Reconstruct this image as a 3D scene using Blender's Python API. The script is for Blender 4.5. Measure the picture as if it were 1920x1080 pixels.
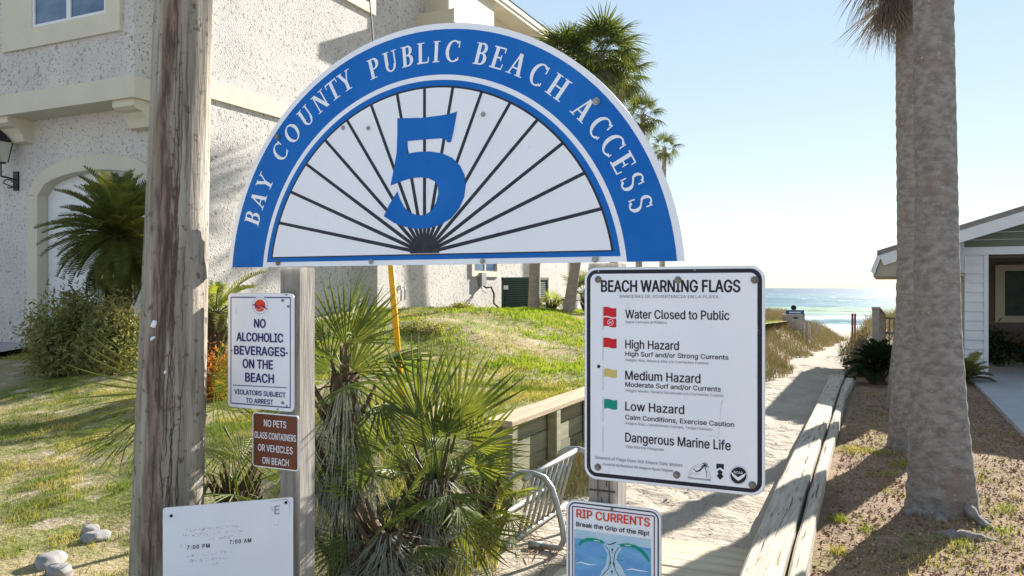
import bpy, math, random, os
import numpy as np
from mathutils import Vector, Matrix, noise as mn

# ------------------------------------------------------------------ camera, sky, sun, exposure
sc = bpy.context.scene
for o in list(bpy.data.objects):
    bpy.data.objects.remove(o)
TH = math.radians(24.9)          # the camera looks this far left of the path's direction (+Y)
EYE = 1.6
F = 1500.0                       # focal length in pixels of a 1920 wide frame
cam_d = bpy.data.cameras.new('camera')
cam_d.sensor_width = 36.0
cam_d.lens = 36.0 * F / 1920.0
cam_d.clip_start = 0.05
cam_d.clip_end = 60000
cam = bpy.data.objects.new('camera', cam_d)
sc.collection.objects.link(cam)
cam.location = (0, 0, EYE)
cam.rotation_euler = (math.radians(90), 0, TH)
sc.camera = cam

SUN_AZ = math.radians(15.3)      # to the right of +Y
SUN_EL = math.radians(24.2)
world = bpy.data.worlds.new('World')
sc.world = world
world.use_nodes = True
wn = world.node_tree
bg = wn.nodes['Background']
sky = wn.nodes.new('ShaderNodeTexSky')
sky.sky_type = 'NISHITA'
sky.sun_disc = False
sky.sun_elevation = SUN_EL
sky.sun_rotation = SUN_AZ
sky.air_density = 1.0
sky.dust_density = 0.0
sky.ozone_density = 1.6
sky_soft = wn.nodes.new('ShaderNodeGamma')       # one soft curve over the whole sky, as the phone's exposure gave
sky_soft.inputs['Gamma'].default_value = 0.42
wn.links.new(sky.outputs['Color'], sky_soft.inputs['Color'])
sky_hue = wn.nodes.new('ShaderNodeHueSaturation')
sky_hue.inputs['Saturation'].default_value = 1.2
wn.links.new(sky_soft.outputs['Color'], sky_hue.inputs['Color'])
wn.links.new(sky_hue.outputs['Color'], bg.inputs['Color'])
bg.inputs['Strength'].default_value = 0.15
sun_l = bpy.data.lights.new('sun', 'SUN')
sun_l.energy = 5.0
sun_l.angle = math.radians(0.6)
sun_l.color = (1.0, 0.93, 0.83)
sun = bpy.data.objects.new('sun', sun_l)
sc.collection.objects.link(sun)
sd = Vector((math.sin(SUN_AZ) * math.cos(SUN_EL), math.cos(SUN_AZ) * math.cos(SUN_EL), math.sin(SUN_EL)))
sun.rotation_euler = sd.to_track_quat('Z', 'Y').to_euler()
sc.view_settings.view_transform = 'Standard'
sc.view_settings.look = 'None'
sc.view_settings.gamma = 1.0
sc.view_settings.use_curve_mapping = False
sc.view_settings.exposure = 1.58
sc.cycles.max_bounces = 8
sc.cycles.transparent_max_bounces = 8

# ------------------------------------------------------------------ helpers
R = random.Random(5)
NP = np.random.default_rng(5)
COL = sc.collection
ct, st = math.cos(TH), math.sin(TH)


def on_plane(px, py, pt, u):
    """where the sight line of a photograph pixel meets the upright plane through pt along u; returns (s along u, z)"""
    xc = (px - 960) / F
    dx, dy = xc * ct - st, xc * st + ct
    nx, ny = -u[1], u[0]
    D = (pt[0] * nx + pt[1] * ny) / (dx * nx + dy * ny)
    X, Y = D * dx, D * dy
    return (X - pt[0]) * u[0] + (Y - pt[1]) * u[1], EYE + (540 - py) / F * D


def at(px, py, D):
    xc = (px - 960) / F
    return Vector((D * (xc * ct - st), D * (xc * st + ct), EYE + (540 - py) / F * D))


def smooth(a, b, x):
    t = min(1, max(0, (x - a) / (b - a)))
    return t * t * (3 - 2 * t)


def npsmooth(a, b, x):
    t = np.clip((x - a) / (b - a), 0, 1)
    return t * t * (3 - 2 * t)


class MB:
    def __init__(s):
        s.v, s.f = [], []

    def add(s, vs, fs):
        n = len(s.v)
        s.v += [tuple(p) for p in vs]
        s.f += [tuple(i + n for i in q) for q in fs]
        return s

    def box(s, x0, x1, y0, y1, z0, z1, j=0):
        q = lambda: R.uniform(-j, j)
        vs = [(x + q(), y + q(), z + q()) for z in (z0, z1) for y in (y0, y1) for x in (x0, x1)]
        return s.add(vs, [(0, 2, 3, 1), (4, 5, 7, 6), (0, 1, 5, 4), (2, 6, 7, 3), (0, 4, 6, 2), (1, 3, 7, 5)])

    def bbox(s, x0, x1, y0, y1, z0, z1, b=.004, axis='z'):
        """box with chamfered long edges (section bevel) along an axis"""
        lo, hi = {'x': ((y0, z0), (y1, z1)), 'y': ((x0, z0), (x1, z1)), 'z': ((x0, y0), (x1, y1))}[axis]
        (a0, b0), (a1, b1) = lo, hi
        sec = [(a0 + b, b0), (a1 - b, b0), (a1, b0 + b), (a1, b1 - b), (a1 - b, b1), (a0 + b, b1), (a0, b1 - b), (a0, b0 + b)]
        e0, e1 = {'x': (x0, x1), 'y': (y0, y1), 'z': (z0, z1)}[axis]
        put = {'x': lambda p, e: (e, p[0], p[1]), 'y': lambda p, e: (p[0], e, p[1]), 'z': lambda p, e: (p[0], p[1], e)}[axis]
        vs = [put(p, e0) for p in sec] + [put(p, e1) for p in sec]
        fs = [(i, (i + 1) % 8, 8 + (i + 1) % 8, 8 + i) for i in range(8)] + [tuple(range(7, -1, -1)), tuple(range(8, 16))]
        return s.add(vs, fs)

    def tube(s, pts, rad, n=10, cap=True):
        pts = [Vector(p) for p in pts]
        if not hasattr(rad, '__len__'):
            rad = [rad] * len(pts)
        base = len(s.v)
        ref = None
        for i, p in enumerate(pts):
            d = (pts[min(i + 1, len(pts) - 1)] - pts[max(i - 1, 0)]).normalized()
            if ref is None:
                ref = d.orthogonal().normalized()
            ref = (ref - d * ref.dot(d)).normalized()
            w = d.cross(ref)
            for k in range(n):
                a = 2 * math.pi * k / n
                s.v.append(tuple(p + (ref * math.cos(a) + w * math.sin(a)) * rad[i]))
        for i in range(len(pts) - 1):
            for k in range(n):
                a, b = base + i * n + k, base + i * n + (k + 1) % n
                s.f.append((a, b, b + n, a + n))
        if cap:
            s.f.append(tuple(base + k for k in range(n - 1, -1, -1)))
            s.f.append(tuple(base + (len(pts) - 1) * n + k for k in range(n)))
        return s

    def build(s, name, m, parent=None, smooth_=False, **tags):
        me = bpy.data.meshes.new(name)
        me.from_pydata(s.v, [], s.f)
        me.update()
        return link(name, me, m, parent, smooth_, **tags)


def link(name, me, m, parent=None, smooth_=False, **tags):
    if m is not None:
        me.materials.clear()
        me.materials.append(m)
    if smooth_:
        me.polygons.foreach_set('use_smooth', [True] * len(me.polygons))
    o = bpy.data.objects.new(name, me)
    COL.objects.link(o)
    if parent is not None:
        o.parent = parent
    for k, v in tags.items():
        o[k] = v
    return o


def thing(name, label, cat, loc=(0, 0, 0), rz=0, group=None):
    o = bpy.data.objects.new(name, None)
    COL.objects.link(o)
    o.location = loc
    o.rotation_euler = (0, 0, rz)
    o['label'] = label
    o['category'] = cat
    if group:
        o['group'] = group
    return o


def np_mesh(name, verts, nper, m, faces_per, parent=None, **tags):
    """verts (N*nper,3); faces_per: list of index tuples (same length) inside one piece"""
    nv = len(verts)
    n = nv // nper
    k = len(faces_per[0])
    fp = np.array(faces_per, dtype=np.int32).reshape(1, -1)
    idx = (fp + (np.arange(n, dtype=np.int32) * nper)[:, None]).ravel()
    me = bpy.data.meshes.new(name)
    me.vertices.add(nv)
    me.vertices.foreach_set('co', np.ascontiguousarray(verts, dtype=np.float32).ravel())
    me.loops.add(len(idx))
    me.loops.foreach_set('vertex_index', idx)
    np_ = len(idx) // k
    me.polygons.add(np_)
    me.polygons.foreach_set('loop_start', np.arange(np_, dtype=np.int32) * k)
    me.polygons.foreach_set('loop_total', np.full(np_, k, dtype=np.int32))
    me.update(calc_edges=True)
    return link(name, me, m, parent, **tags)


def grid_mesh(name, xs, ys, zf, m, smooth_=True, **tags):
    XX, YY = np.meshgrid(xs, ys)
    ZZ = zf(XX, YY)
    v = np.stack([XX, YY, ZZ], -1).reshape(-1, 3)
    nx, ny = len(xs), len(ys)
    i = np.arange(nx - 1)[None, :] + np.arange(ny - 1)[:, None] * nx
    q = np.stack([i, i + 1, i + 1 + nx, i + nx], -1).reshape(-1, 4).astype(np.int32)
    me = bpy.data.meshes.new(name)
    me.vertices.add(len(v))
    me.vertices.foreach_set('co', v.astype(np.float32).ravel())
    me.loops.add(q.size)
    me.loops.foreach_set('vertex_index', q.ravel())
    me.polygons.add(len(q))
    me.polygons.foreach_set('loop_start', np.arange(len(q), dtype=np.int32) * 4)
    me.polygons.foreach_set('loop_total', np.full(len(q), 4, dtype=np.int32))
    me.update(calc_edges=True)
    return link(name, me, m, None, smooth_, **tags)


# ------------------------------------------------------------------ materials
def C3(c):
    return (c[0], c[1], c[2], 1)


def mat(name, c1, c2=None, scale=5, stretch=(1, 1, 1), rough=.8, bump=0, bscale=None, c3=None, s3=2, t3=(.5, .6),
        spec=.3, metal=0, transl=0, rand=0, detail=8, t2=(.35, .65), c4=None, s4=60, t4=(.6, .66), stretch3=None, bdist=.01, vor=0, alpha4=1):
    m = bpy.data.materials.new(name)
    m.use_nodes = True
    nt = m.node_tree
    N, L = nt.nodes, nt.links
    b = N['Principled BSDF']
    b.inputs['Roughness'].default_value = rough
    b.inputs['Metallic'].default_value = metal
    b.inputs['Specular IOR Level'].default_value = spec
    tc = N.new('ShaderNodeTexCoord')

    def mapped(stt):
        mp = N.new('ShaderNodeMapping')
        mp.inputs['Scale'].default_value = stt
        L.new(tc.outputs['Object'], mp.inputs['Vector'])
        return mp.outputs['Vector']

    def noi(vec, s, d=detail):
        n = N.new('ShaderNodeTexNoise')
        n.inputs['Scale'].default_value = s
        n.inputs['Detail'].default_value = d
        n.inputs['Roughness'].default_value = .6
        L.new(vec, n.inputs['Vector'])
        return n.outputs['Fac']

    def ramp(sock, a, c):
        r = N.new('ShaderNodeMapRange')
        r.inputs['From Min'].default_value = a
        r.inputs['From Max'].default_value = c
        L.new(sock, r.inputs['Value'])
        return r.outputs['Result']

    def mix(fac, ca, cb):
        x = N.new('ShaderNodeMix')
        x.data_type = 'RGBA'
        L.new(fac, x.inputs['Factor'])
        for s_, c in ((6, ca), (7, cb)):
            if isinstance(c, tuple):
                x.inputs[s_].default_value = C3(c)
            else:
                L.new(c, x.inputs[s_])
        return x.outputs[2]

    vec = mapped(stretch)
    col = c1
    if c2 is not None:
        col = mix(ramp(noi(vec, scale), *t2), c1, c2)
    if c3 is not None:
        v3 = vec if stretch3 is None else mapped(stretch3)
        col = mix(ramp(noi(v3, s3), *t3), col, c3)
    if c4 is not None:
        col = mix(ramp(noi(mapped((1, 1, 1)), s4, 2), *t4), col, c4)
    if rand:
        oi = N.new('ShaderNodeObjectInfo')
        hs = N.new('ShaderNodeHueSaturation')
        r = N.new('ShaderNodeMapRange')
        r.inputs['To Min'].default_value = 1 - rand
        r.inputs['To Max'].default_value = 1 + rand
        L.new(oi.outputs['Random'], r.inputs['Value'])
        L.new(r.outputs['Result'], hs.inputs['Value'])
        if isinstance(col, tuple):
            hs.inputs['Color'].default_value = C3(col)
        else:
            L.new(col, hs.inputs['Color'])
        col = hs.outputs['Color']
    if isinstance(col, tuple):
        b.inputs['Base Color'].default_value = C3(col)
    else:
        L.new(col, b.inputs['Base Color'])
    if bump:
        bp = N.new('ShaderNodeBump')
        bp.inputs['Strength'].default_value = bump
        bp.inputs['Distance'].default_value = bdist
        if vor:
            vn = N.new('ShaderNodeTexVoronoi')
            vn.inputs['Scale'].default_value = vor
            L.new(vec, vn.inputs['Vector'])
            L.new(vn.outputs['Distance'], bp.inputs['Height'])
        else:
            L.new(noi(vec, bscale or scale * 4), bp.inputs['Height'])
        L.new(bp.outputs['Normal'], b.inputs['Normal'])
    if transl:
        tr = N.new('ShaderNodeBsdfTranslucent')
        ms = N.new('ShaderNodeMixShader')
        ms.inputs[0].default_value = transl
        gm = N.new('ShaderNodeMix')
        gm.data_type = 'RGBA'
        gm.blend_type = 'MULTIPLY'
        gm.inputs['Factor'].default_value = 1
        gm.inputs[7].default_value = (1.35, 1.25, .55, 1)
        if isinstance(col, tuple):
            gm.inputs[6].default_value = C3(col)
        else:
            L.new(col, gm.inputs[6])
        L.new(gm.outputs[2], tr.inputs['Color'])
        L.new(b.outputs[0], ms.inputs[1])
        L.new(tr.outputs[0], ms.inputs[2])
        L.new(ms.outputs[0], N['Material Output'].inputs['Surface'])
    return m


m_white = mat('sign_white', (.84, .86, .93), (.80, .82, .90), 3, rough=.4, c3=(.55, .54, .52), s3=14, t3=(.66, .8), spec=.4)
m_white2 = mat('worn_sign_white', (.80, .83, .91), (.74, .77, .86), 2.5, rough=.45, c3=(.5, .5, .5), s3=22, t3=(.68, .8))
m_blue = mat('sign_blue', (.007, .12, .46), (.018, .16, .53), 2.2, rough=.6, c3=(.02, .15, .55), s3=60, t3=(.62, .8), spec=.12)
m_dark = mat('sign_dark', (.012, .016, .03), (.03, .035, .05), 30, rough=.5)
m_border = mat('worn_black_border', (.010, .011, .022), (.02, .02, .035), 12, rough=.5, c4=(.5, .5, .5), s4=55, t4=(.70, .74))
m_ink = mat('black_ink', (.012, .012, .02), rough=.5)
m_greyink = mat('faded_grey_ink', (.30, .31, .36), (.42, .43, .48), 40, rough=.6)
m_paleink = mat('nearly_gone_ink', (.50, .52, .57), rough=.6)
m_navy = mat('navy_ink', (.02, .02, .13), (.03, .03, .18), 30, rough=.5)
m_red = mat('red_print', (.62, .010, .02), rough=.5)
m_orange = mat('orange_red_print', (.70, .05, .015), rough=.5)
m_maroon = mat('maroon_print', (.12, .01, .05), rough=.5)
m_yel = mat('faded_yellow_print', (.62, .50, .16), rough=.5)
m_grn = mat('green_print', (.0, .27, .20), rough=.5)
m_sea1 = mat('blue_print', (.10, .30, .62), (.18, .42, .72), 9, (1, 1, 3), rough=.5)
m_pale = mat('pale_blue_print', (.50, .66, .78), (.40, .58, .74), 12, rough=.5)
m_brown = mat('brown_sign', (.17, .045, .018), (.14, .036, .015), 8, rough=.45)
m_alu = mat('aluminium_edge', (.55, .56, .58), rough=.4, metal=.5)
m_galv = mat('galvanised_steel', (.42, .43, .42), (.30, .30, .29), 14, rough=.45, metal=.55, bump=.1)
m_bolt = mat('bolt_steel', (.28, .26, .24), (.16, .13, .11), 60, rough=.5, metal=.5)
m_hole = mat('hole_dark', (.02, .02, .025), rough=.9)
m_post = mat('weathered_post', (.21, .195, .18), (.36, .335, .305), 7, (5, 5, .35), rough=.9, bump=.5, bscale=22, c3=(.15, .13, .11), s3=9, t3=(.56, .68), bdist=.006)
m_pole = mat('utility_pole_wood', (.25, .22, .18), (.42, .385, .325), 5, (4, 4, .35), rough=.9, bump=1, bscale=22, c3=(.20, .165, .12), s3=9, t3=(.5, .66), stretch3=(5, 5, .3), bdist=.014, c4=(.13, .11, .09), s4=24, t4=(.60, .70))
m_streak = mat('pole_streak', (.12, .085, .06), (.22, .165, .125), 9, (5, 5, .5), rough=.95, bump=.9, bscale=24, c3=(.07, .05, .04), s3=12, t3=(.52, .62), stretch3=(6, 6, .5), bdist=.012)


def pole_mix(m, k, c0):
    """a brown weathered streak runs down one side of the pole"""
    nt = m.node_tree
    N, L = nt.nodes, nt.links
    b = N['Principled BSDF']
    src = b.inputs['Base Color'].links[0].from_socket
    tc = N.new('ShaderNodeTexCoord')
    sp = N.new('ShaderNodeSeparateXYZ')
    L.new(tc.outputs['Object'], sp.inputs[0])

    def ma(op, a, c):
        n = N.new('ShaderNodeMath')
        n.operation = op
        for i, x in enumerate((a, c)):
            if isinstance(x, (int, float)):
                n.inputs[i].default_value = x
            else:
                L.new(x, n.inputs[i])
        return n.outputs[0]
    mp = N.new('ShaderNodeMapping')
    mp.inputs['Scale'].default_value = (6, 6, 1.6)
    L.new(tc.outputs['Object'], mp.inputs['Vector'])
    no = N.new('ShaderNodeTexNoise')
    no.inputs['Scale'].default_value = 1.6
    no.inputs['Detail'].default_value = 9
    L.new(mp.outputs['Vector'], no.inputs['Vector'])
    side = ma('ADD', ma('MULTIPLY', sp.outputs['X'], ct), ma('MULTIPLY', sp.outputs['Y'], st))
    side = ma('ADD', ma('SUBTRACT', side, ma('MULTIPLY', sp.outputs['Z'], k)), c0)
    side = ma('ADD', side, ma('MULTIPLY', ma('SUBTRACT', no.outputs['Fac'], .5), .13))
    ab = ma('ABSOLUTE', side, 0)
    r = N.new('ShaderNodeMapRange')
    r.inputs['From Min'].default_value = .046
    r.inputs['From Max'].default_value = .018
    L.new(ab, r.inputs['Value'])
    no2 = N.new('ShaderNodeTexNoise')
    no2.inputs['Scale'].default_value = 9
    no2.inputs['Detail'].default_value = 10
    mp2 = N.new('ShaderNodeMapping')
    mp2.inputs['Scale'].default_value = (5, 5, .8)
    L.new(tc.outputs['Object'], mp2.inputs['Vector'])
    L.new(mp2.outputs['Vector'], no2.inputs['Vector'])
    r2 = N.new('ShaderNodeMapRange')
    r2.inputs['From Min'].default_value = .40
    r2.inputs['From Max'].default_value = .60
    L.new(no2.outputs['Fac'], r2.inputs['Value'])
    mx0 = N.new('ShaderNodeMix')
    mx0.data_type = 'RGBA'
    mx0.inputs[6].default_value = (.24, .165, .125, 1)
    mx0.inputs[7].default_value = (.075, .048, .035, 1)
    L.new(r2.outputs['Result'], mx0.inputs['Factor'])
    mx = N.new('ShaderNodeMix')
    mx.data_type = 'RGBA'
    L.new(ma('MULTIPLY', r.outputs['Result'], .85), mx.inputs['Factor'])
    L.new(src, mx.inputs[6])
    L.new(mx0.outputs[2], mx.inputs[7])
    L.new(mx.outputs[2], b.inputs['Base Color'])


m_crack = mat('pole_crack', (.07, .045, .032), (.12, .08, .06), 9, rough=1)
m_beam = mat('weathered_beam', (.38, .34, .275), (.54, .49, .40), 8, (6, .35, 6), rough=.9, bump=.8, bscale=26, c3=(.20, .16, .11), s3=9, t3=(.58, .66), bdist=.008)
m_board = mat('treated_board', (.19, .19, .125), (.30, .28, .175), 5, (1, .25, 4), rough=.9, bump=.4, bscale=20, c3=(.12, .14, .09), s3=2.2, t3=(.5, .7), rand=.22)
m_cap = mat('cap_timber', (.36, .27, .18), (.48, .39, .27), 5, (5, .4, 5), rough=.9, bump=.6, bscale=20, c3=(.16, .10, .06), s3=6, t3=(.6, .7))
m_plank = mat('boardwalk_plank', (.40, .35, .26), (.52, .46, .35), 4, (.4, 5, 5), rough=.95, bump=.6, bscale=20, c3=(.56, .48, .36), s3=2, t3=(.45, .6), rand=.15)
m_yellow = mat('yellow_guard', (.85, .42, .004), (.78, .38, .004), 4, (1, 1, .3), rough=.5)
m_wire = mat('steel_wire', (.06, .06, .06), rough=.6)

m_stucco = mat('pebble_dash_stucco', (.62, .59, .565), (.52, .495, .48), 1.1, rough=.95, bump=.55, vor=48, bdist=.010,
               c3=(.33, .30, .28), s3=15, t3=(.58, .63), c4=(.20, .19, .19), s4=27, t4=(.615, .66))
m_cream = mat('cream_trim', (.63, .59, .49), (.58, .545, .45), 2, rough=.8, bump=.1)
m_garage = mat('garage_door_white', (.72, .74, .78), rough=.6)
m_glass = mat('window_glass', (.05, .10, .19), (.12, .19, .30), 1.3, (1, 1, 2), rough=.08, spec=.7)
m_glass2 = mat('dark_glass', (.015, .035, .03), (.05, .06, .045), 3, rough=.5, spec=.2)
m_shingle = mat('roof_shingle', (.20, .18, .17), (.28, .26, .25), 12, (1, 4, 4), rough=.95, bump=.5)
m_iron = mat('black_iron', (.02, .02, .025), rough=.5)
m_acgreen = mat('ac_green', (.045, .085, .07), (.06, .105, .085), 6, rough=.6)
m_hose = mat('black_hose', (.015, .015, .015), rough=.6)
m_lap = mat('white_lap_siding', (.74, .75, .78), (.68, .70, .73), 3, (1, 1, 4), rough=.7, rand=.03)
m_gable = mat('grey_green_siding', (.14, .19, .145), (.17, .215, .17), 3, (1, 1, 5), rough=.8, rand=.05)
m_soffit = mat('soffit_board', (.42, .38, .29), (.36, .33, .26), 8, (9, 1, 1), rough=.8)
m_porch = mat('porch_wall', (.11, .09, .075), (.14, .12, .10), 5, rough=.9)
m_wframe = mat('window_frame_tan', (.42, .38, .30), rough=.7)
m_box = mat('grey_bin_box', (.45, .43, .40), (.36, .34, .31), 6, (4, 4, .5), rough=.8)
m_bluelid = mat('blue_panel', (.03, .07, .25), rough=.5)
m_rail = mat('grey_rail', (.30, .26, .23), (.40, .36, .32), 6, (1, 1, 1), rough=.9, bump=.4)
m_redpole = mat('rusty_stake', (.20, .06, .04), rough=.9)

m_sand = mat('sand', (.36, .31, .25), (.46, .405, .335), 1.2, rough=1, bump=.9, bscale=9, c3=(.36, .32, .27), s3=5, t3=(.52, .72), bdist=.05, c4=(.24, .19, .14), s4=30, t4=(.68, .72))
m_lawn = mat('lawn_soil', (.24, .21, .09), (.40, .32, .20), 2.2, rough=1, bump=.8, bscale=25, c3=(.17, .19, .045), s3=.9, t3=(.48, .62), bdist=.03, c4=(.46, .37, .26), s4=3, t4=(.58, .66))
m_yard = mat('mulch_soil', (.21, .14, .09), (.32, .225, .15), 7, rough=1, bump=1, bscale=30, c3=(.20, .20, .07), s3=1.4, t3=(.58, .68), bdist=.03, c4=(.16, .10, .07), s4=45, t4=(.58, .64))
m_conc = mat('concrete', (.36, .37, .40), (.42, .43, .45), 2, rough=.9, bump=.2, bscale=40, c3=(.36, .36, .37), s3=.8, t3=(.5, .7))
m_drive = mat('driveway_concrete', (.36, .33, .34), (.42, .39, .39), 2, rough=.95, bump=.2, bscale=40)
m_bounce_pave = mat('bounce_pavement', (.56, .56, .57), (.48, .48, .49), 20, rough=.95, bump=.5, bscale=60)  # tone raised so the paving bounces sun onto the shaded signs
m_foam = mat('foam', (.85, .87, .88), (.70, .76, .80), 2, rough=.9)

m_grass = mat('grass_blade', (.15, .22, .03), (.36, .34, .09), 1.3, rough=.8, transl=.35, c3=(.50, .42, .20), s3=2.6, t3=(.5, .62), c4=(.09, .15, .02), s4=45, t4=(.5, .6), t2=(.42, .6))
m_grassg = mat('green_grass_blade', (.12, .22, .02), (.24, .31, .04), 3, rough=.8, transl=.5)
m_straw = mat('dune_grass_blade', (.22, .175, .115), (.34, .275, .19), 1.5, rough=.9, transl=.12, c3=(.13, .15, .06), s3=1.2, t3=(.46, .6), c4=(.20, .12, .07), s4=30, t4=(.56, .66))
m_litter = mat('leaf_litter', (.27, .165, .105), (.40, .28, .19), 8, rough=1, c3=(.22, .13, .09), s3=35, t3=(.5, .56), c4=(.50, .42, .32), s4=50, t4=(.62, .66))
m_frond = mat('palmetto_green', (.06, .10, .025), (.15, .185, .04), 5, rough=.55, transl=.38, rand=.35, c3=(.22, .22, .05), s3=7, t3=(.6, .75), spec=.4)  # third colour: yellow-green patches painted in as sunlit highlights
m_frond_y = mat('palmetto_yellow_green', (.13, .17, .02), (.22, .25, .045), 5, rough=.55, transl=.5, rand=.25)  # leaf colour with the look of full sun mixed in
m_dead = mat('dead_frond', (.19, .215, .185), (.32, .33, .28), 9, rough=.9, transl=.25, rand=.35, c3=(.12, .09, .06), s3=16, t3=(.56, .66))
m_skirt = mat('dry_skirt', (.15, .115, .095), (.24, .195, .16), 9, rough=.9, transl=.2, rand=.3)
m_petiole = mat('petiole', (.20, .22, .07), (.27, .26, .10), 8, rough=.6)
m_farfrond = mat('far_palm_green', (.055, .085, .026), (.13, .155, .045), 3, rough=.6, transl=.35, rand=.3, c3=(.24, .23, .07), s3=3, t3=(.58, .72))
m_sago = mat('sago_green', (.055, .085, .022), (.17, .18, .05), 4, rough=.5, transl=.25, rand=.3, c3=(.20, .17, .04), s3=4, t3=(.6, .75))
m_leaf = mat('shrub_leaf', (.15, .18, .06), (.32, .30, .13), 4, rough=.6, transl=.35, c3=(.34, .27, .15), s3=9, t3=(.58, .64))
m_bloom = mat('pale_bloom', (.62, .50, .42), (.70, .62, .50), 20, rough=.8, transl=.3)
m_redleaf = mat('rusty_leaf', (.30, .10, .03), (.45, .22, .05), 9, rough=.7, transl=.4)
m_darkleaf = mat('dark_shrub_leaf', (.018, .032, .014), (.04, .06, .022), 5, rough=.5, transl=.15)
m_trunk = mat('palm_trunk', (.20, .183, .172), (.35, .32, .30), 8, (1.6, 1.6, 2.8), rough=.95, bump=1.0, bscale=30, detail=12, c3=(.25, .18, .155), s3=1.9, t3=(.55, .68), stretch3=(1.5, 1.5, .8), c4=(.40, .37, .33), s4=30, t4=(.655, .71), bdist=.02, t2=(.38, .62))
m_trunk2 = mat('far_palm_trunk', (.26, .22, .18), (.34, .30, .25), 4, (1, 1, 5), rough=.95, bump=.6)
m_fibre = mat('fibrous_trunk', (.07, .05, .03), (.14, .10, .065), 10, (3, 3, .6), rough=1, bump=1, bscale=30, bdist=.02)
m_stone = mat('grey_stone', (.24, .235, .24), (.34, .33, .33), 6, rough=.95, bump=.6, bscale=20, c3=(.33, .30, .29), s3=4, t3=(.56, .7))
m_twig = mat('dry_twig', (.20, .13, .09), (.30, .22, .15), 20, rough=1)


def sea_material():
    m = bpy.data.materials.new('sea_water')
    m.use_nodes = True
    N, L = m.node_tree.nodes, m.node_tree.links
    b = N['Principled BSDF']
    b.inputs['Roughness'].default_value = .45
    b.inputs['Specular IOR Level'].default_value = .18
    tc = N.new('ShaderNodeTexCoord')

    def noi(s, stt, d=6):
        mp = N.new('ShaderNodeMapping')
        mp.inputs['Scale'].default_value = stt
        L.new(tc.outputs['Object'], mp.inputs['Vector'])
        n = N.new('ShaderNodeTexNoise')
        n.inputs['Scale'].default_value = s
        n.inputs['Detail'].default_value = d
        L.new(mp.outputs['Vector'], n.inputs['Vector'])
        return n.outputs['Fac']

    sep = N.new('ShaderNodeSeparateXYZ')
    L.new(tc.outputs['Object'], sep.inputs[0])

    def mr(s, a, c, lo=0, hi=1):
        r = N.new('ShaderNodeMapRange')
        r.interpolation_type = 'SMOOTHSTEP'
        r.inputs['From Min'].default_value = a
        r.inputs['From Max'].default_value = c
        r.inputs['To Min'].default_value = lo
        r.inputs['To Max'].default_value = hi
        L.new(s, r.inputs['Value'])
        return r.outputs['Result']

    def mth(op, a, c):
        n = N.new('ShaderNodeMath')
        n.operation = op
        for i, x in enumerate((a, c)):
            if isinstance(x, (int, float)):
                n.inputs[i].default_value = x
            else:
                L.new(x, n.inputs[i])
        return n.outputs[0]

    def mix(f, a, c):
        x = N.new('ShaderNodeMix')
        x.data_type = 'RGBA'
        L.new(f, x.inputs['Factor'])
        for i, q in ((6, a), (7, c)):
            if isinstance(q, tuple):
                x.inputs[i].default_value = C3(q)
            else:
                L.new(q, x.inputs[i])
        return x.outputs[2]

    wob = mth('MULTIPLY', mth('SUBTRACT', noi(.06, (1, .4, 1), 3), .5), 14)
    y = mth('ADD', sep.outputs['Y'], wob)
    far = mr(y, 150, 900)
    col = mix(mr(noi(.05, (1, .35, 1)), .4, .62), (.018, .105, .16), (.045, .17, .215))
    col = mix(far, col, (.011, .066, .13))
    col = mix(mr(noi(.01, (.5, .3, 1)), .52, .66), col, (.015, .085, .155))
    cap = mth('MULTIPLY', mr(noi(.30, (.35, .16, 1), 8), .63, .68), mr(y, 130, 190))
    col = mix(cap, col, (.45, .52, .54))

    def band(a, b_, c, d):
        return mth('MULTIPLY', mr(y, a, b_), mr(y, c, d, 1, 0))
    foam = mth('ADD', band(78, 80, 93, 96), band(103, 107, 123, 127))
    foam = mth('MULTIPLY', foam, mr(noi(.5, (.25, 1, 1), 6), .30, .46))
    green = band(127, 133, 152, 158)
    col = mix(green, col, (.20, .33, .22))
    foam2 = mth('MULTIPLY', band(150, 153, 158, 162), mr(noi(.05, (1, .2, 1), 3), .45, .55))
    foam = mth('MINIMUM', mth('ADD', foam, foam2), 1)
    col = mix(foam, col, (.60, .64, .67))
    L.new(col, b.inputs['Base Color'])
    bp = N.new('ShaderNodeBump')
    bp.inputs['Strength'].default_value = .9
    bp.inputs['Distance'].default_value = .5
    L.new(noi(.5, (.4, 1, 1)), bp.inputs['Height'])
    L.new(bp.outputs['Normal'], b.inputs['Normal'])
    return m


m_sea = sea_material()

# ------------------------------------------------------------------ terrain
WALLX = -2.52


def g_base(X, Y):
    X, Y = np.asarray(X, float), np.asarray(Y, float)
    z = np.interp(Y, [-50, 19, 80, 130, 400], [0, 0, -2.48, -4.2, -9])
    dl = npsmooth(-1.7, -3.2, X) * npsmooth(13, 18, Y) * npsmooth(62, 34, Y) * .82
    dr = npsmooth(-1.05, -.1, X) * npsmooth(17, 21, Y) * npsmooth(62, 34, Y) * .75
    z = z + dl * (1 + .25 * np.sin(X * .7 + Y * .35)) + dr * (1 + .25 * np.sin(X * .9 - Y * .4))
    lump = .019 * (np.sin(X * 9.1 + 1.3 * np.sin(Y * 5.3)) * np.sin(Y * 7.7 + np.sin(X * 4.1)) + .7 * np.sin(X * 17 + Y * 3) * np.sin(Y * 15 - X * 5))
    amp = npsmooth(-.75, -.95, X) * npsmooth(-2.5, -2.2, X) * npsmooth(4.9, 6.0, Y) + npsmooth(16, 24, Y)
    return z + lump * np.clip(amp, 0, 1.6)


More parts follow.
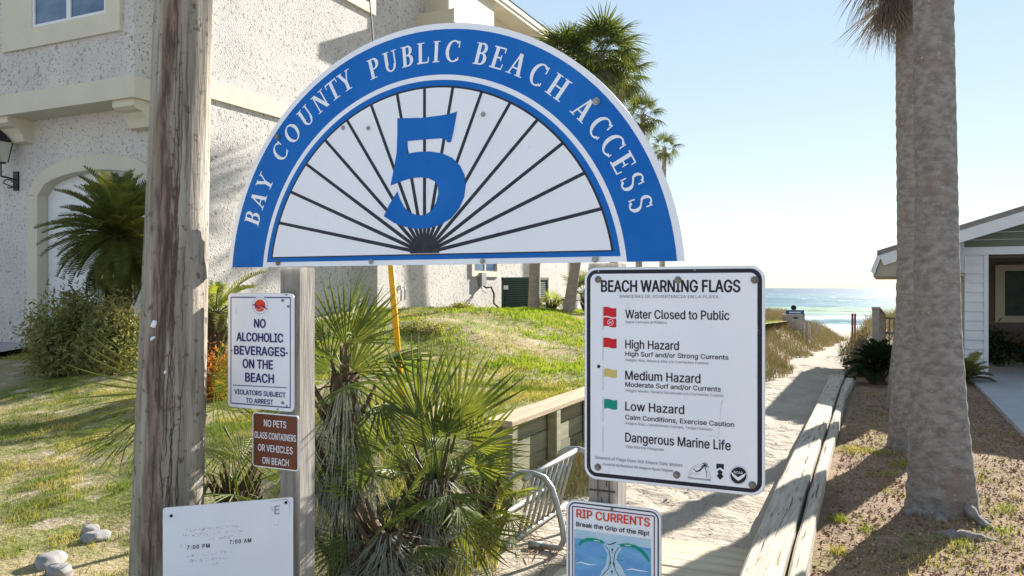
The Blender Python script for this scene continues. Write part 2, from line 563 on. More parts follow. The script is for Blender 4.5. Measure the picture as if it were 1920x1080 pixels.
def g_lawn(X, Y):
    X, Y = np.asarray(X, float), np.asarray(Y, float)
    w = npsmooth(-7, -3.5, X)
    zA = np.interp(Y, [0, 3.4, 5.5, 8, 14, 20, 30, 45], [.02, .05, .54, .58, .66, .74, .5, -.6])
    zB = np.interp(Y, [0, 2.5, 4, 8.5, 10, 13, 19, 26, 45], [.016, .03, .12, .65, .82, 1.2, 1.0, .8, -.4])
    z = w * zA + (1 - w) * zB
    z = z * (1 - .96 * npsmooth(-2.95, -2.55, X) * npsmooth(5.6, 4.6, Y))
    lump = .03 * np.sin(X * 2.1 + np.sin(Y * 1.3)) * np.sin(Y * 1.9 + np.sin(X * 1.1)) + .012 * np.sin(X * 7 + Y * 2.2) * np.sin(Y * 6.1 - X * 1.7)
    mound = .16 * np.exp(-((X + 6.6) ** 2 / 1.4 + (Y - 11.0) ** 2 / .8))
    return z + lump * npsmooth(-2.5, -3.1, X) * npsmooth(2.5, 4, Y) + mound


def g_yard(X, Y):
    X, Y = np.asarray(X, float), np.asarray(Y, float)
    lump = .015 * np.sin(X * 5.1 + np.sin(Y * 3)) * np.sin(Y * 4.4) + .006 * np.sin(X * 19 + Y * 4) * np.sin(Y * 17)
    root = .05 * np.exp(-((X - .98) ** 2 / .5 + (Y - 4.9) ** 2 / .35)) + .06 * np.exp(-((X + .0 - .95 - .3) ** 2 / .15 + (Y - 4.3) ** 2 / .02))
    return .045 + lump + root


xs = np.concatenate([np.linspace(-60, -16, 23), np.linspace(-15, -3, 40), np.linspace(-2.9, 2, 110), np.linspace(2.3, 14, 30), np.linspace(16, 90, 30)])
ys = np.concatenate([np.linspace(-30, 3, 18), np.linspace(3.2, 18, 170), np.linspace(18.2, 60, 150), np.linspace(61, 140, 50)])
grid_mesh('sand_ground', xs, ys, g_base, m_sand, kind='structure')
grid_mesh('lawn', np.concatenate([np.linspace(-40, -15, 12), np.linspace(-14.8, WALLX - .03, 150)]), np.concatenate([np.linspace(.5, 16, 140), np.linspace(16.3, 34, 40)]), g_lawn, m_lawn, kind='structure')
grid_mesh('yard', np.linspace(-.42, 9, 120), np.linspace(-1, 19.5, 160), g_yard, m_yard, kind='structure')
MB().box(-60, 60, -14, 1.6, -.2, .012).build('road', m_bounce_pave, kind='structure')  # out of view; kept pale as a reflector for the sign fronts
MB().box(1.32, 6.5, 1.6, 18.9, -.1, .095).build('concrete_driveway', m_conc, kind='structure')
mb = MB()
mb.add([(-15.6, 1.6, .02), (-12.05, 1.6, .02), (-12.05, 8.0, .67), (-15.6, 8.0, .67), (-15.6, 9.2, .70), (-12.05, 9.2, .70)], [(0, 1, 2, 3), (3, 2, 5, 4)])
mb.build('garage_driveway', m_drive, kind='structure')


# sea: fine waves near the shore, one wide sheet beyond
def g_sea(X, Y):
    w = .10 * np.sin(Y * .55 + .8 * np.sin(X * .07)) + .07 * np.sin(Y * 1.3 + X * .21) + .05 * np.sin(X * .9 + Y * .6)
    crest = .85 * np.exp(-((Y + 2.0 * np.sin(X * .05) - 146) / 4.2) ** 2) + .4 * np.exp(-((Y + 2.5 * np.sin(X * .06 + 1) - 108) / 3) ** 2)
    return -2.5 + (w * .8 + crest) * npsmooth(84, 100, Y) * npsmooth(420, 300, Y) * npsmooth(240, 190, np.abs(X))


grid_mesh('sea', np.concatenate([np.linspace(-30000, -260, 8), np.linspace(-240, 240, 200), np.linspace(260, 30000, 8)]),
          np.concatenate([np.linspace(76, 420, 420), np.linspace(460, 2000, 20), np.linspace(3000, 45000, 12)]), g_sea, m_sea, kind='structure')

# boardwalk: planks laid across the path near the road
bw = thing('boardwalk', 'grey wooden boardwalk half buried in sand at the start of the path', 'boardwalk')
plank = None
k = 0
yy = 1.7
while yy < 5.0:
    w = .138
    if plank is None:
        b = MB().bbox(-1.62, -.66, 0, w - .009, -.03, .034, .006, 'x')
        plank = b.build('plank', m_plank, bw)
        o = plank
    else:
        o = plank.copy()
        COL.objects.link(o)
        o.parent = bw
    o.location = (R.uniform(-.012, .012), yy, R.uniform(-.004, .004) - max(0, yy - 4.4) * .03)
    o.rotation_euler = (0, 0, R.uniform(-.006, .006))
    yy += w


# ------------------------------------------------------------------ lettering and flat print
FONT = None
try:    # the plain sans that ships inside Blender; the built-in one is the fallback
    FONT = bpy.data.fonts.load(os.path.join(bpy.utils.resource_path('LOCAL'), 'datafiles', 'fonts', 'Inter.woff2'))
except Exception:
    FONT = None


def text_data(s, bold=0, sp=1.0):
    cu = bpy.data.curves.new('t', 'FONT')
    if FONT:
        cu.font = FONT
    cu.body = s
    cu.offset = bold
    cu.space_character = sp
    cu.resolution_u = 3
    ob = bpy.data.objects.new('t', cu)
    COL.objects.link(ob)
    dg = bpy.context.evaluated_depsgraph_get()
    ev = ob.evaluated_get(dg)
    cv = ev.to_curve(dg, apply_modifiers=False)
    # the font's outlines overlap themselves, so fill them by winding number
    V, E = [], []
    for sp_ in cv.splines:
        bp = sp_.bezier_points
        n = len(bp)
        loop_ = []
        for i in range(n):
            a, b = bp[i], bp[(i + 1) % n]
            straight = (a.handle_right - a.co).length < 1e-5 and (b.handle_left - b.co).length < 1e-5
            col = straight or abs((a.handle_right - a.co).cross(b.co - a.co).z) + abs((b.handle_left - a.co).cross(b.co - a.co).z) < 1e-6
            for t in ((0,) if col else (0, .25, .5, .75)):
                u_ = 1 - t
                p = a.co * u_ ** 3 + a.handle_right * 3 * u_ * u_ * t + b.handle_left * 3 * u_ * t * t + b.co * t ** 3
                if not loop_ or (loop_[-1] - p).length > 1e-5:
                    loop_.append(p.copy())
        k = len(V)
        V += [Vector((p.x, p.y)) for p in loop_]
        E += [(k + i, k + (i + 1) % len(loop_)) for i in range(len(loop_))]
    ev.to_curve_clear()
    bpy.data.objects.remove(ob)
    bpy.data.curves.remove(cu)
    from mathutils.geometry import delaunay_2d_cdt
    ov, _e, of = delaunay_2d_cdt(V, E, [], 0, 1e-6)[:3]
    O = np.array([(p.x, p.y) for p in ov])
    T = np.array([f[:3] for f in of])
    c = O[T].mean(1)
    A = np.array([(V[a].x, V[a].y) for a, b in E])
    B = np.array([(V[b].x, V[b].y) for a, b in E])
    cx, cy_ = c[:, :1], c[:, 1:]
    up = (A[:, 1] <= cy_) & (B[:, 1] > cy_)
    dn = (A[:, 1] > cy_) & (B[:, 1] <= cy_)
    side = (B[:, 0] - A[:, 0]) * (cy_ - A[:, 1]) - (cx - A[:, 0]) * (B[:, 1] - A[:, 1])
    wind = (up & (side > 0)).sum(1) - (dn & (side < 0)).sum(1)
    me = bpy.data.meshes.new('lettering')
    me.from_pydata([(x, y, 0) for x, y in O], [], [tuple(int(q) for q in t) for t in T[wind != 0]])
    me.update()
    return me


me_ = text_data('H')
CAP = max(v.co.y for v in me_.vertices)


class Face:
    """the front of a flat upright panel: pt + s*u, z up; offsets go to the road side"""
    def __init__(s, pt, u, root):
        s.pt, s.u, s.root = pt, u, root
        s.n = (u[1], -u[0])

    def p(s, px, py):
        return on_plane(px, py, s.pt, s.u)

    def w(s, a, z, off):
        # local to root (root sits at pt, rotated so that local x = u, local -y = front)
        return (a, -off, z)

    def text(s, t, pxl, pxr, base, top, m, bold=0, off=.002, sp=1.0):
        a0, z0 = s.p(pxl, base)
        a1, _ = s.p(pxr, base)
        _, z1 = s.p(pxl, top)
        me = text_data(t, 0, sp)
        co = np.zeros(len(me.vertices) * 3, np.float32)
        me.vertices.foreach_get('co', co)
        co = co.reshape(-1, 3)
        x0, x1 = co[:, 0].min(), co[:, 0].max()
        h = (z1 - z0) / CAP
        out = np.stack([a0 + (co[:, 0] - x0) / (x1 - x0) * (a1 - a0), np.full(len(co), -off), z0 + co[:, 1] * h], -1)
        me.vertices.foreach_set('co', out.astype(np.float32).ravel())
        me.update()
        if bold:        # heavier strokes: the same outlines printed again a hair to each side
            import bmesh
            b_ = bold * (z1 - z0) * 1.1
            bm = bmesh.new()
            for i, (ax, az) in enumerate(((0, 0), (b_, 0), (-b_, 0), (0, b_ * .7), (0, -b_ * .7))):
                n0 = len(bm.verts)
                bm.from_mesh(me)
                bm.verts.ensure_lookup_table()
                for v in bm.verts[n0:]:
                    v.co.x += ax
                    v.co.z += az
                    v.co.y -= .0002 * i
            bm.to_mesh(me)
            bm.free()
        return link('lettering', me, m, s.root)

    def poly(s, name, pts, m, off, pix=True, thick=0):
        q = [s.p(*p) for p in pts] if pix else pts
        n = len(q)
        v = [(a, -off, z) for a, z in q]
        cu = bpy.data.curves.new('p', 'CURVE')
        cu.dimensions = '2D'
        cu.fill_mode = 'BOTH' if thick == 0 else 'BOTH'
        cu.extrude = thick / 2
        sp = cu.splines.new('POLY')
        sp.points.add(n - 1)
        for i, (a, z) in enumerate(q):
            sp.points[i].co = (a, z, 0, 1)
        sp.use_cyclic_u = True
        ob = bpy.data.objects.new('p', cu)
        COL.objects.link(ob)
        dg = bpy.context.evaluated_depsgraph_get()
        me = bpy.data.meshes.new_from_object(ob.evaluated_get(dg))
        bpy.data.objects.remove(ob)
        me.transform(Matrix(((1, 0, 0, 0), (0, 0, 1, -off + 0), (0, 1, 0, 0), (0, 0, 0, 1))))
        return link(name, me, m, s.root)

    def strip(s, name, pts, wid, m, off, pix=True, closed=False, parent=None):
        """a flat ribbon following a line"""
        q = [Vector(s.p(*p)) if pix else Vector(p) for p in pts]
        n = len(q)
        if not hasattr(wid, '__len__'):
            wid = [wid] * n
        v, f = [], []
        for i, p in enumerate(q):
            a = q[(i - 1) % n] if (closed or i > 0) else p
            b = q[(i + 1) % n] if (closed or i < n - 1) else p
            d = (b - a).normalized()
            nn = Vector((-d.y, d.x)) * wid[i] / 2
            if closed:
                d1, d2 = (p - a).normalized(), (b - p).normalized()
                nn = nn / max(.5, math.sqrt(max(0, (1 + d1.dot(d2)) / 2)))
            v += [(p.x + nn.x, -off, p.y + nn.y), (p.x - nn.x, -off, p.y - nn.y)]
        for i in range(n if closed else n - 1):
            j = (i + 1) % n
            f.append((2 * i, 2 * i + 1, 2 * j + 1, 2 * j))
        mb = MB()
        mb.v, mb.f = v, f
        return mb.build(name, m, parent or s.root)


def rrect(a0, a1, z0, z1, r, n=6):
    out = []
    for cx, cz, s0 in ((a1 - r, z1 - r, 0), (a0 + r, z1 - r, 90), (a0 + r, z0 + r, 180), (a1 - r, z0 + r, 270)):
        for k in range(n + 1):
            t = math.radians(s0 + 90 * k / n)
            out.append((cx + r * math.cos(t), cz + r * math.sin(t)))
    return out


def panel(root, outline, m_front, thick, name='panel'):
    """extruded sheet: front at y=0, back at y=+thick"""
    n = len(outline)
    mb = MB()
    mb.v = [(a, 0, z) for a, z in outline] + [(a, thick, z) for a, z in outline]
    mb.f = [tuple(range(n - 1, -1, -1)), tuple(range(n, 2 * n))] + [(i, (i + 1) % n, n + (i + 1) % n, n + i) for i in range(n)]
    return mb.build(name, m_front, root)


def bolt(root, a, z, off, r=.009, m=None, washer=True):
    mb = MB()
    if washer:
        mb.tube([(a, -off, z), (a, -off - .002, z)], r * 1.45, 14)
    mb.tube([(a, -off - .002, z), (a, -off - .007, z), (a, -off - .009, z)], [r, r * .9, r * .4], 8)
    return mb.build('bolt', m or m_galv, root, False)


# --- serif capitals, drawn in a box of cap height 1
def ser(ch):
    P = []     # list of polygons
    T, t, s = .175, .07, .045   # thick stem, thin stroke, serif height

    def rect(x0, x1, y0, y1):
        P.append([(x0, y0), (x1, y0), (x1, y1), (x0, y1)])

    def serif(x0, x1, top):
        y = 1 - s if top else 0
        rect(x0, x1, y, y + s)

    def line(x0, y0, x1, y1, w):
        P.append([(x0 - w / 2, y0), (x0 + w / 2, y0), (x1 + w / 2, y1), (x1 - w / 2, y1)])

    def arc(cx, cy, rx, ry, a0, a1, wx, wy, n=14):
        for i in range(n):
            q = []
            for a, inn in ((a0 + (a1 - a0) * i / n, 0), (a0 + (a1 - a0) * (i + 1) / n, 0), (a0 + (a1 - a0) * (i + 1) / n, 1), (a0 + (a1 - a0) * i / n, 1)):
                c, d = math.cos(math.radians(a)), math.sin(math.radians(a))
                q.append((cx + (rx - wx * inn) * c, cy + (ry - wy * inn) * d))
            P.append(q)
    if ch == 'B':
        rect(.09, .09 + T, 0, 1); serif(0, .3, 0); serif(0, .3, 1)
        rect(.25, .36, 1 - t, 1); rect(.25, .36, 0, t); rect(.25, .36, .5, .5 + t)
        arc(.34, .75 + t / 4, .26, .25, -90, 90, T * .9, t); arc(.34, .27 + t / 4, .31, .29, -90, 90, T, t)
        return P, .66
    if ch == 'A':
        line(.10, 0, .38, 1, t * 1.1); line(.62, 0, .40, 1, T * 1.05); rect(.20, .56, .28, .28 + t)
        serif(-.03, .24, 0); serif(.44, .80, 0)
        return P, .76
    if ch == 'Y':
        line(.10, 1, .36, .45, T); line(.62, 1, .40, .45, t * 1.1); rect(.29, .29 + T, 0, .52)
        serif(-.04, .28, 1); serif(.48, .76, 1); serif(.17, .59, 0)
        return P, .74
    if ch == 'C':
        arc(.42, .5, .42, .52, 48, 312, T, t, 24); rect(.66, .66 + .06, .66, .98); rect(.66, .71, .06, .22)
        return P, .74
    if ch == 'O':
        arc(.42, .5, .42, .52, 0, 360, T, t, 30)
        return P, .84
    if ch == 'U':
        rect(.09, .09 + T, .32, 1); rect(.60, .60 + t * 1.1, .32, 1); arc(.385, .34, .295, .36, 180, 360, .13, t, 14)
        serif(0, .36, 1); serif(.50, .78, 1)
        return P, .76
    if ch == 'N':
        rect(.10, .10 + t, 0, 1); line(.17, 1, .68, 0, T * 1.1); rect(.64, .64 + t, 0, 1)
        serif(0, .28, 0); serif(-.02, .2, 1); serif(.52, .82, 1)
        return P, .80
    if ch == 'T':
        rect(.26, .26 + T, 0, 1); rect(0, .72, 1 - t, 1); serif(.14, .58, 0)
        P.append([(0, 1), (.05, 1), (.05, .76), (0, .74)]); P.append([(.67, 1), (.72, 1), (.72, .74), (.67, .76)])
        return P, .72
    if ch == 'P':
        rect(.09, .09 + T, 0, 1); serif(0, .40, 0); serif(0, .3, 1)
        rect(.25, .36, 1 - t, 1); rect(.25, .36, .44, .44 + t); arc(.34, .72, .29, .28, -90, 90, T, t)
        return P, .64
    if ch == 'L':
        rect(.09, .09 + T, 0, 1); serif(0, .40, 1); rect(0, .60, 0, t); P.append([(.55, 0), (.61, 0), (.64, .28), (.59, .28)])
        return P, .62
    if ch == 'I':
        rect(.09, .09 + T, 0, 1); serif(0, .38, 1); serif(0, .38, 0)
        return P, .38
    if ch == 'E':
        rect(.09, .09 + T, 0, 1); rect(0, .60, 1 - t, 1); rect(0, .62, 0, t); rect(.25, .48, .48, .48 + t)
        P.append([(.55, 1), (.60, 1), (.60, .76), (.55, .78)]); P.append([(.57, 0), (.62, 0), (.65, .27), (.60, .27)]); rect(.44, .485, .38, .66)
        return P, .66
    if ch == 'H':
        rect(.09, .09 + T, 0, 1); rect(.58, .58 + T, 0, 1); rect(.25, .62, .47, .47 + t)
        serif(0, .38, 0); serif(0, .38, 1); serif(.49, .87, 0); serif(.49, .87, 1)
        return P, .86
    if ch == 'S':
        arc(.27, .76, .25, .26, 30, 235, .13, t, 14); arc(.30, .26, .27, .28, -150, 55, .15, t, 14)
        P.append([(.06, .70), (.16, .56), (.53, .36), (.44, .50)])
        rect(.47, .525, .70, .98); rect(.01, .065, .04, .32)
        return P, .56
    return P, .5


# ------------------------------------------------------------------ the arch sign
SY = 2.667
HX = -1.609
ZB = 1.69
arch = thing('beach_access_sign', 'large blue and white half round sign reading BAY COUNTY PUBLIC BEACH ACCESS 5', 'sign', (HX, SY, 0))
fa = Face((HX, SY), (1, 0), arch)
ZC = ZB - .081


def seg(r, zlo, n=64):
    h = zlo - ZC
    a0 = math.asin(h / r)
    return [(r * math.cos(a0 + (math.pi - 2 * a0) * i / n), ZC + r * math.sin(a0 + (math.pi - 2 * a0) * i / n)) for i in range(n + 1)]


panel(arch, seg(1.008, ZB), m_white, .012)
fa.poly('blue_band', seg(.985, ZB), m_blue, .0007, pix=False)
fa.poly('white_ring', seg(.812, ZB), m_white, .0014, pix=False)
fa.poly('inner_blue_band', seg(.792, ZB + .020), m_blue, .0021, pix=False)
fa.poly('dark_line', seg(.770, ZB + .037), m_dark, .0028, pix=False)
fa.poly('fan_field', seg(.762, ZB + .042), m_white, .0035, pix=False)
hz = 1.734
for k in range(1, 16):
    a = math.radians(11.25 * k)
    # length to the rim circle centred at ZC
    c, s_ = math.cos(a), math.sin(a)
    dz = hz - ZC
    Lr = -dz * s_ + math.sqrt((dz * s_) ** 2 + .766 ** 2 - dz ** 2)
    fa.strip('spoke', [(.05 * c, hz + .05 * s_), (.09 * c, hz + .09 * s_), (Lr * c, hz + Lr * s_)], [.013, .0145, .0125], m_dark, .0042 + .00002 * k, pix=False)
fa.poly('hub', [(.066 * math.cos(math.pi * i / 16), hz + .066 * math.sin(math.pi * i / 16)) for i in range(17)], m_dark, .0047, pix=False)
five = [(748, 480), (850, 478), (925, 468), (960, 462), (990, 453), (983, 490), (975, 535), (965, 577), (950, 577), (944, 566), (925, 561), (870, 565), (790, 572),
        (789, 623), (830, 616), (880, 614), (930, 622), (970, 640), (1002, 672), (1020, 710), (1025, 750), (1018, 800), (998, 845), (965, 885), (920, 912), (870, 926),
        (820, 927), (775, 918), (735, 903), (693, 876), (715, 830), (748, 775), (758, 805), (775, 838), (800, 862), (832, 873), (862, 870), (888, 852), (905, 820),
        (914, 785), (912, 755), (898, 734), (875, 723), (845, 719), (810, 721), (770, 733), (740, 745), (720, 752), (733, 690), (745, 620), (748, 550)]
fa.poly('number_five', [(400 + x * .463, y * .463) for x, y in five], m_blue, .0056)

letters = [('B', 161.2), ('A', 156.0), ('Y', 150.8), ('C', 141.4), ('O', 135.2), ('U', 129.2), ('N', 123.4), ('T', 118.5), ('Y', 114.2),
           ('P', 105.2), ('U', 100.2), ('B', 95.1), ('L', 90.6), ('I', 86.7), ('C', 82.1), ('B', 74.2), ('E', 69.4), ('A', 64.1), ('C', 58.0), ('H', 52.0),
           ('A', 43.8), ('C', 37.9), ('C', 32.8), ('E', 28.0), ('S', 23.3), ('S', 18.1)]
LH = .081
for ch, ang in letters:
    P, wdt = ser(ch)
    a = math.radians(ang)
    rb = .860 + (.012 if ang > 112 else 0)
    up = Vector((math.cos(a), math.sin(a)))
    rt = Vector((math.sin(a), -math.cos(a)))
    mb = MB()
    for i, q in enumerate(P):
        vs = []
        for x, y in q:
            p = up * (rb + y * LH) + rt * ((x - wdt / 2) * LH * 1.03)
            vs.append((p.x, -(.0014 + .00006 * i), ZC + p.y))
        mb.add(vs, [tuple(range(len(vs)))])
    mb.build('letter', m_white, arch)
for px, py, rr in ((522, 257, .011), (645, 240, .008), (692, 241, .008), (907, 215, .008), (1119, 191, .012), (523, 493, .010), (697, 491, .009), (906, 491, .009), (1117, 489, .011)):
    a_, z_ = fa.p(px, py)
    bolt(arch, a_, max(z_, ZB + .010), .0062, rr * .78, m_bolt if px in (522, 523) else m_galv)

# the two timber posts that carry it
pl = thing('sign_post', 'square grey timber post under the left half of the half round sign', 'post', (-2.297, 2.745, 0))
MB().bbox(-.053, .053, -.050, .055, -.3, 1.688, .004).build('shaft', m_post, pl)
pr = thing('sign_post', 'square timber post behind the beach warning flags sign', 'post', (-.897, 2.745, 0))
MB().bbox(-.054, .054, -.050, .055, -.3, 1.688, .004).build('shaft', m_post, pr)
mb = MB()
for x, z, h, w in ((-.02, .86, .10, .0022), (.022, .84, .12, .0018), (-.005, .79, .07, .002), (.012, .9, .035, .003)):
    mb.box(x, x + w, -.0525, -.049, z, z + h)
mb.build('crack', m_crack, pr)
MB().box(-.05, .045, -.0535, -.049, .882, .888).build('dark_groove', m_crack, pr)

# ------------------------------------------------------------------ beach warning flags sign
YF = SY - .026
fl = thing('warning_sign', 'tall white sign headed BEACH WARNING FLAGS with small coloured flags and black border', 'sign', (-.954, YF, 0))
ff = Face((-.954, YF), (1, 0), fl)
a0, z1 = ff.p(1096, 500)
a1, z0 = ff.p(1434.5, 934)
zt, zb_ = 1.6715, z0 + .003
panel(fl, rrect(a0, a1, zb_, zt, .042), m_alu, .003)
ff.poly('white_sheet', rrect(a0 + .002, a1 - .002, zb_ + .002, zt - .002, .041), m_white, .0006, pix=False)
ff.poly('black_border', rrect(a0 + .009, a1 - .009, zb_ + .010, zt - .009, .036), m_border, .0012, pix=False)
ff.poly('white_field', rrect(a0 + .0225, a1 - .0235, zb_ + .0235, zt - .0225, .022), m_white, .0018, pix=False)
for t, l, r_, b, tp, mm, bo in [
    ('BEACH WARNING FLAGS', 1128, 1387.5, 547, 526, m_ink, .036),
    ('BANDERAS DE ADVERTENCIA EN LA PLAYA', 1162, 1347.6, 558.3, 552.6, m_greyink, .008),
    ('Water Closed to Public', 1173, 1367.6, 596.7, 580.8, m_ink, .022),
    ('Agua Cerrada al Público', 1173, 1251, 605.6, 601, m_greyink, .004),
    ('High Hazard', 1173, 1273, 653, 637.3, m_ink, .022),
    ('High Surf and/or Strong Currents', 1173, 1366, 667.3, 659, m_ink, .020),
    ('Peligro Alto, Resaca Alta y/o Corrientes Fuertes', 1173, 1329, 677, 672.4, m_greyink, .004),
    ('Medium Hazard', 1173, 1313.4, 711.3, 695, m_ink, .022),
    ('Moderate Surf and/or Currents', 1173, 1351.6, 724.7, 716, m_ink, .020),
    ('Peligro Medio, Resaca Moderada y/o Corrientes Fuertes', 1173, 1357, 734, 729.4, m_greyink, .004),
    ('Low Hazard', 1173, 1283, 769, 753, m_ink, .022),
    ('Calm Conditions, Exercise Caution', 1173, 1376.6, 786, 777.5, m_ink, .020),
    ('Peligro Bajo, Condiciones Calmas, Tenga Cuidado', 1173, 1336, 795.3, 790.8, m_greyink, .004),
    ('Dangerous Marine Life', 1173, 1370, 827.7, 811, m_ink, .022),
    ('Vida Marina Peligrosa', 1173, 1244.6, 839, 834.4, m_greyink, .004),
    ('Absence of Flags Does Not Assure Safe Waters', 1116, 1280, 860, 854, m_greyink, .012),
    ('Ausencia de Banderas No Asegura Aguas Seguras', 1131, 1262, 872, 867, m_greyink, .008)]:
    ff.text(t, l, r_, b, tp, mm, bo, .0025)


def flag(px0, px1, py0, py1, m, name='flag'):
    n = 8
    top, bot = [], []
    for i in range(n + 1):
        t = i / n
        w = 2.0 * math.sin(t * math.pi * 2)
        sl = 1.2 * t
        top.append((px0 + (px1 - px0) * t, py0 - w * .6 + sl))
        bot.append((px0 + (px1 - px0) * t, py1 - w * .6 + sl))
    ff.poly(name, top + bot[::-1], m, .0026)


for y0_, y1_ in ((573, 618), (630, 676), (687, 732), (744, 790), (801, 847)):
    ff.strip('flag_pole', [(1131, y0_), (1131, y1_)], .0018, m_greyink, .0024)
flag(1132, 1156, 576, 593, m_red)
flag(1132, 1156, 595.5, 612, m_red)
flag(1132, 1156.5, 633.5, 651.5, m_red)
flag(1133, 1157, 691.5, 706.5, m_yel)
flag(1133, 1157.6, 748.5, 766, m_grn)
ff.strip('no_swimming_ring', [(1145 + 5.6 * math.cos(i * .4), 604.5 + 5.6 * math.sin(i * .4)) for i in range(16)], .0013, m_white, .0029, closed=True)
ff.strip('no_swimming_bar', [(1141, 600.5), (1149, 608.5)], .0016, m_white, .0030)
ff.strip('swimmer', [(1141, 607), (1145, 604), (1149, 603)], .0018, m_white, .0031)
# emblems
ff.strip('emblem_arc', [(1311.5 - 21 * math.cos(math.pi * i / 16), 896 - 25 * math.sin(math.pi * i / 16) + .12 * (i - 8)) for i in range(17)], .0013, m_greyink, .0024)
ff.strip('emblem_arc', [(1311.5 - 18 * math.cos(math.pi * i / 16), 896 - 21 * math.sin(math.pi * i / 16) + .12 * (i - 8)) for i in range(17)], .0008, m_greyink, .0024)
ff.poly('emblem_ground', [(1289.5, 893), (1311, 896.5), (1333.5, 898), (1333.5, 901.5), (1311, 899.5), (1289.5, 897)], m_greyink, .0026)
ff.strip('emblem_wave', [(1294, 890), (1300, 886), (1305, 889), (1312, 888)], .0018, m_greyink, .0027)
ff.strip('emblem_bird', [(1300, 878), (1306, 884), (1312, 882), (1318, 876), (1323, 872)], [.001, .004, .005, .004, .002], m_ink, .0028)
ff.strip('emblem_trunk', [(1325, 895), (1324.5, 884), (1322, 874)], .0018, m_ink, .0027)
for dx, dy in ((-7, 3), (-6, -3), (0, -5), (6, -2), (8, 4), (3, 3)):
    ff.strip('emblem_leaf', [(1322, 873), (1322 + dx * .6, 872 + dy * .8 - 1.5), (1322 + dx, 873 + dy)], [.002, .0036, .0008], m_ink, .0029)
ff.poly('emblem_block', [(1343.5, 869), (1357.5, 870), (1357.5, 880.5), (1350.5, 876), (1343.5, 879.5)], m_ink, .0026)
ff.poly('emblem_block', [(1345, 884), (1350, 880), (1355, 884.5), (1353.5, 889), (1357, 893), (1350.5, 899.5), (1344, 892), (1347.5, 888)], m_ink, .0027)
ff.poly('round_emblem', [(1385 + 17.2 * math.cos(i * math.pi / 16), 891 + 17.6 * math.sin(i * math.pi / 16)) for i in range(32)], m_greyink, .0024)
ff.poly('round_emblem', [(1385 + 16.4 * math.cos(i * math.pi / 16), 891 + 16.8 * math.sin(i * math.pi / 16)) for i in range(32)], m_white, .0027)
ff.poly('round_emblem', [(1385 + 15.2 * math.cos(i * math.pi / 16), 891 + 15.6 * math.sin(i * math.pi / 16)) for i in range(32)], m_ink, .0030)
ff.poly('emblem_gull', [(1370.5, 884), (1376, 888), (1384, 894.5), (1392, 890), (1399.5, 886.5), (1396, 893), (1388, 899.5), (1384.5, 901), (1380, 898), (1374, 892)], m_white, .0033)
ff.text('NOAA', 1376.5, 1393, 887, 882.3, m_white, .01, .0034)
for px, py in ((1122, 524), (1271.5, 525), (1415, 525), (1121.5, 875.5), (1269, 890), (1411, 909)):
    a_, z_ = ff.p(px, py)
    bolt(fl, a_, z_, .002, .0085, m_bolt)
a_, z_ = ff.p(1123, 687)
MB().tube([(a_, -.0019, z_), (a_, -.0028, z_)], .006, 12).build('bolt_hole', m_hole, fl)
ff.strip('scratch', [(1353, 755), (1350, 790), (1347, 820)], .0012, m_paleink, .0032)
ff.strip('scratch', [(1356, 750), (1353.5, 757)], .0014, m_greyink, .0032)
ff.strip('scratch', [(1328, 818), (1338, 817), (1346, 821)], .0012, m_paleink, .0033)

# ------------------------------------------------------------------ rip currents sign
YR = SY - .004
rp = thing('rip_current_sign', 'small white sign headed RIP CURRENTS below the warning flags sign', 'sign', (-1.0, YR, 0))
fr = Face((-1.0, YR), (1, 0), rp)
a0, zt = fr.p(1062, 933)
a1, zt2 = fr.p(1240, 958)
zt = (zt + zt2) / 2
zb_ = zt - .52
panel(rp, rrect(a0, a1, zb_, zt, .034), m_alu, .003)
fr.poly('white_sheet', rrect(a0 + .0015, a1 - .0015, zb_ + .0015, zt - .0015, .033), m_white, .0006, pix=False)
fr.strip('black_border', rrect(a0 + .0105, a1 - .0105, zb_ + .0105, zt - .0105, .026), .0048, m_border, .0012, pix=False, closed=True)
fr.strip('maroon_border', rrect(a0 + .024, a1 - .024, zb_ + .024, zt - .024, .001, 1), .0036, m_maroon, .0012, pix=False, closed=True)
fr.text('RIP CURRENTS', 1081.5, 1218.5, 969.6, 954.4, m_orange, .035, .0022)
fr.text('Break the Grip of the Rip!', 1081, 1217, 986, 978, m_ink, .03, .0022)
aL, zf = fr.p(1077, 992)
aR, _ = fr.p(1221, 1010)
fr.poly('sea_picture', [(aL, zb_ + .03), (aR, zb_ + .03), (aR, zf), (aL, zf)], m_sea1, .0012, pix=False)
fr.poly('pale_sky', [(aL, zf - .030), (aR, zf - .030), (aR, zf), (aL, zf)], m_pale, .0014, pix=False)


def q(x, y):
    return (1040 + x * .1481, 920 + y * .1481)


neck = [(660, 640), (740, 620), (820, 690), (850, 740), (800, 800), (790, 860), (800, 900), (850, 960), (880, 1040), (960, 1130), (560, 1110), (600, 1010), (640, 960), (660, 880), (670, 800), (640, 740), (620, 690)]
fr.poly('foam_neck', [q(*p) for p in neck], m_pale, .0016)
fr.strip('green_arc', [q(310, 690), q(340, 645), q(420, 615), q(500, 618), q(620, 650)], [.006, .012, .012, .012, .010], m_grn, .0018)
fr.strip('green_arc', [q(830, 690), q(930, 685), q(1030, 710), q(1110, 770), q(1170, 840), q(1200, 900)], [.010, .012, .012, .013, .012, .005], m_grn, .0018)
fr.strip('white_mark', [q(500, 627), q(575, 640)], .0022, m_white, .002)
fr.strip('white_mark', [q(890, 688), q(970, 692)], .0022, m_white, .002)
fr.strip('flow_arrow', [q(640, 690), q(690, 760), q(708, 850), q(706, 910), q(680, 990), q(600, 1075)], .0024, m_ink, .002)
fr.strip('flow_arrow', [q(815, 715), q(770, 780), q(750, 860), q(752, 910), q(770, 1000), q(815, 1080)], .0024, m_ink, .002)
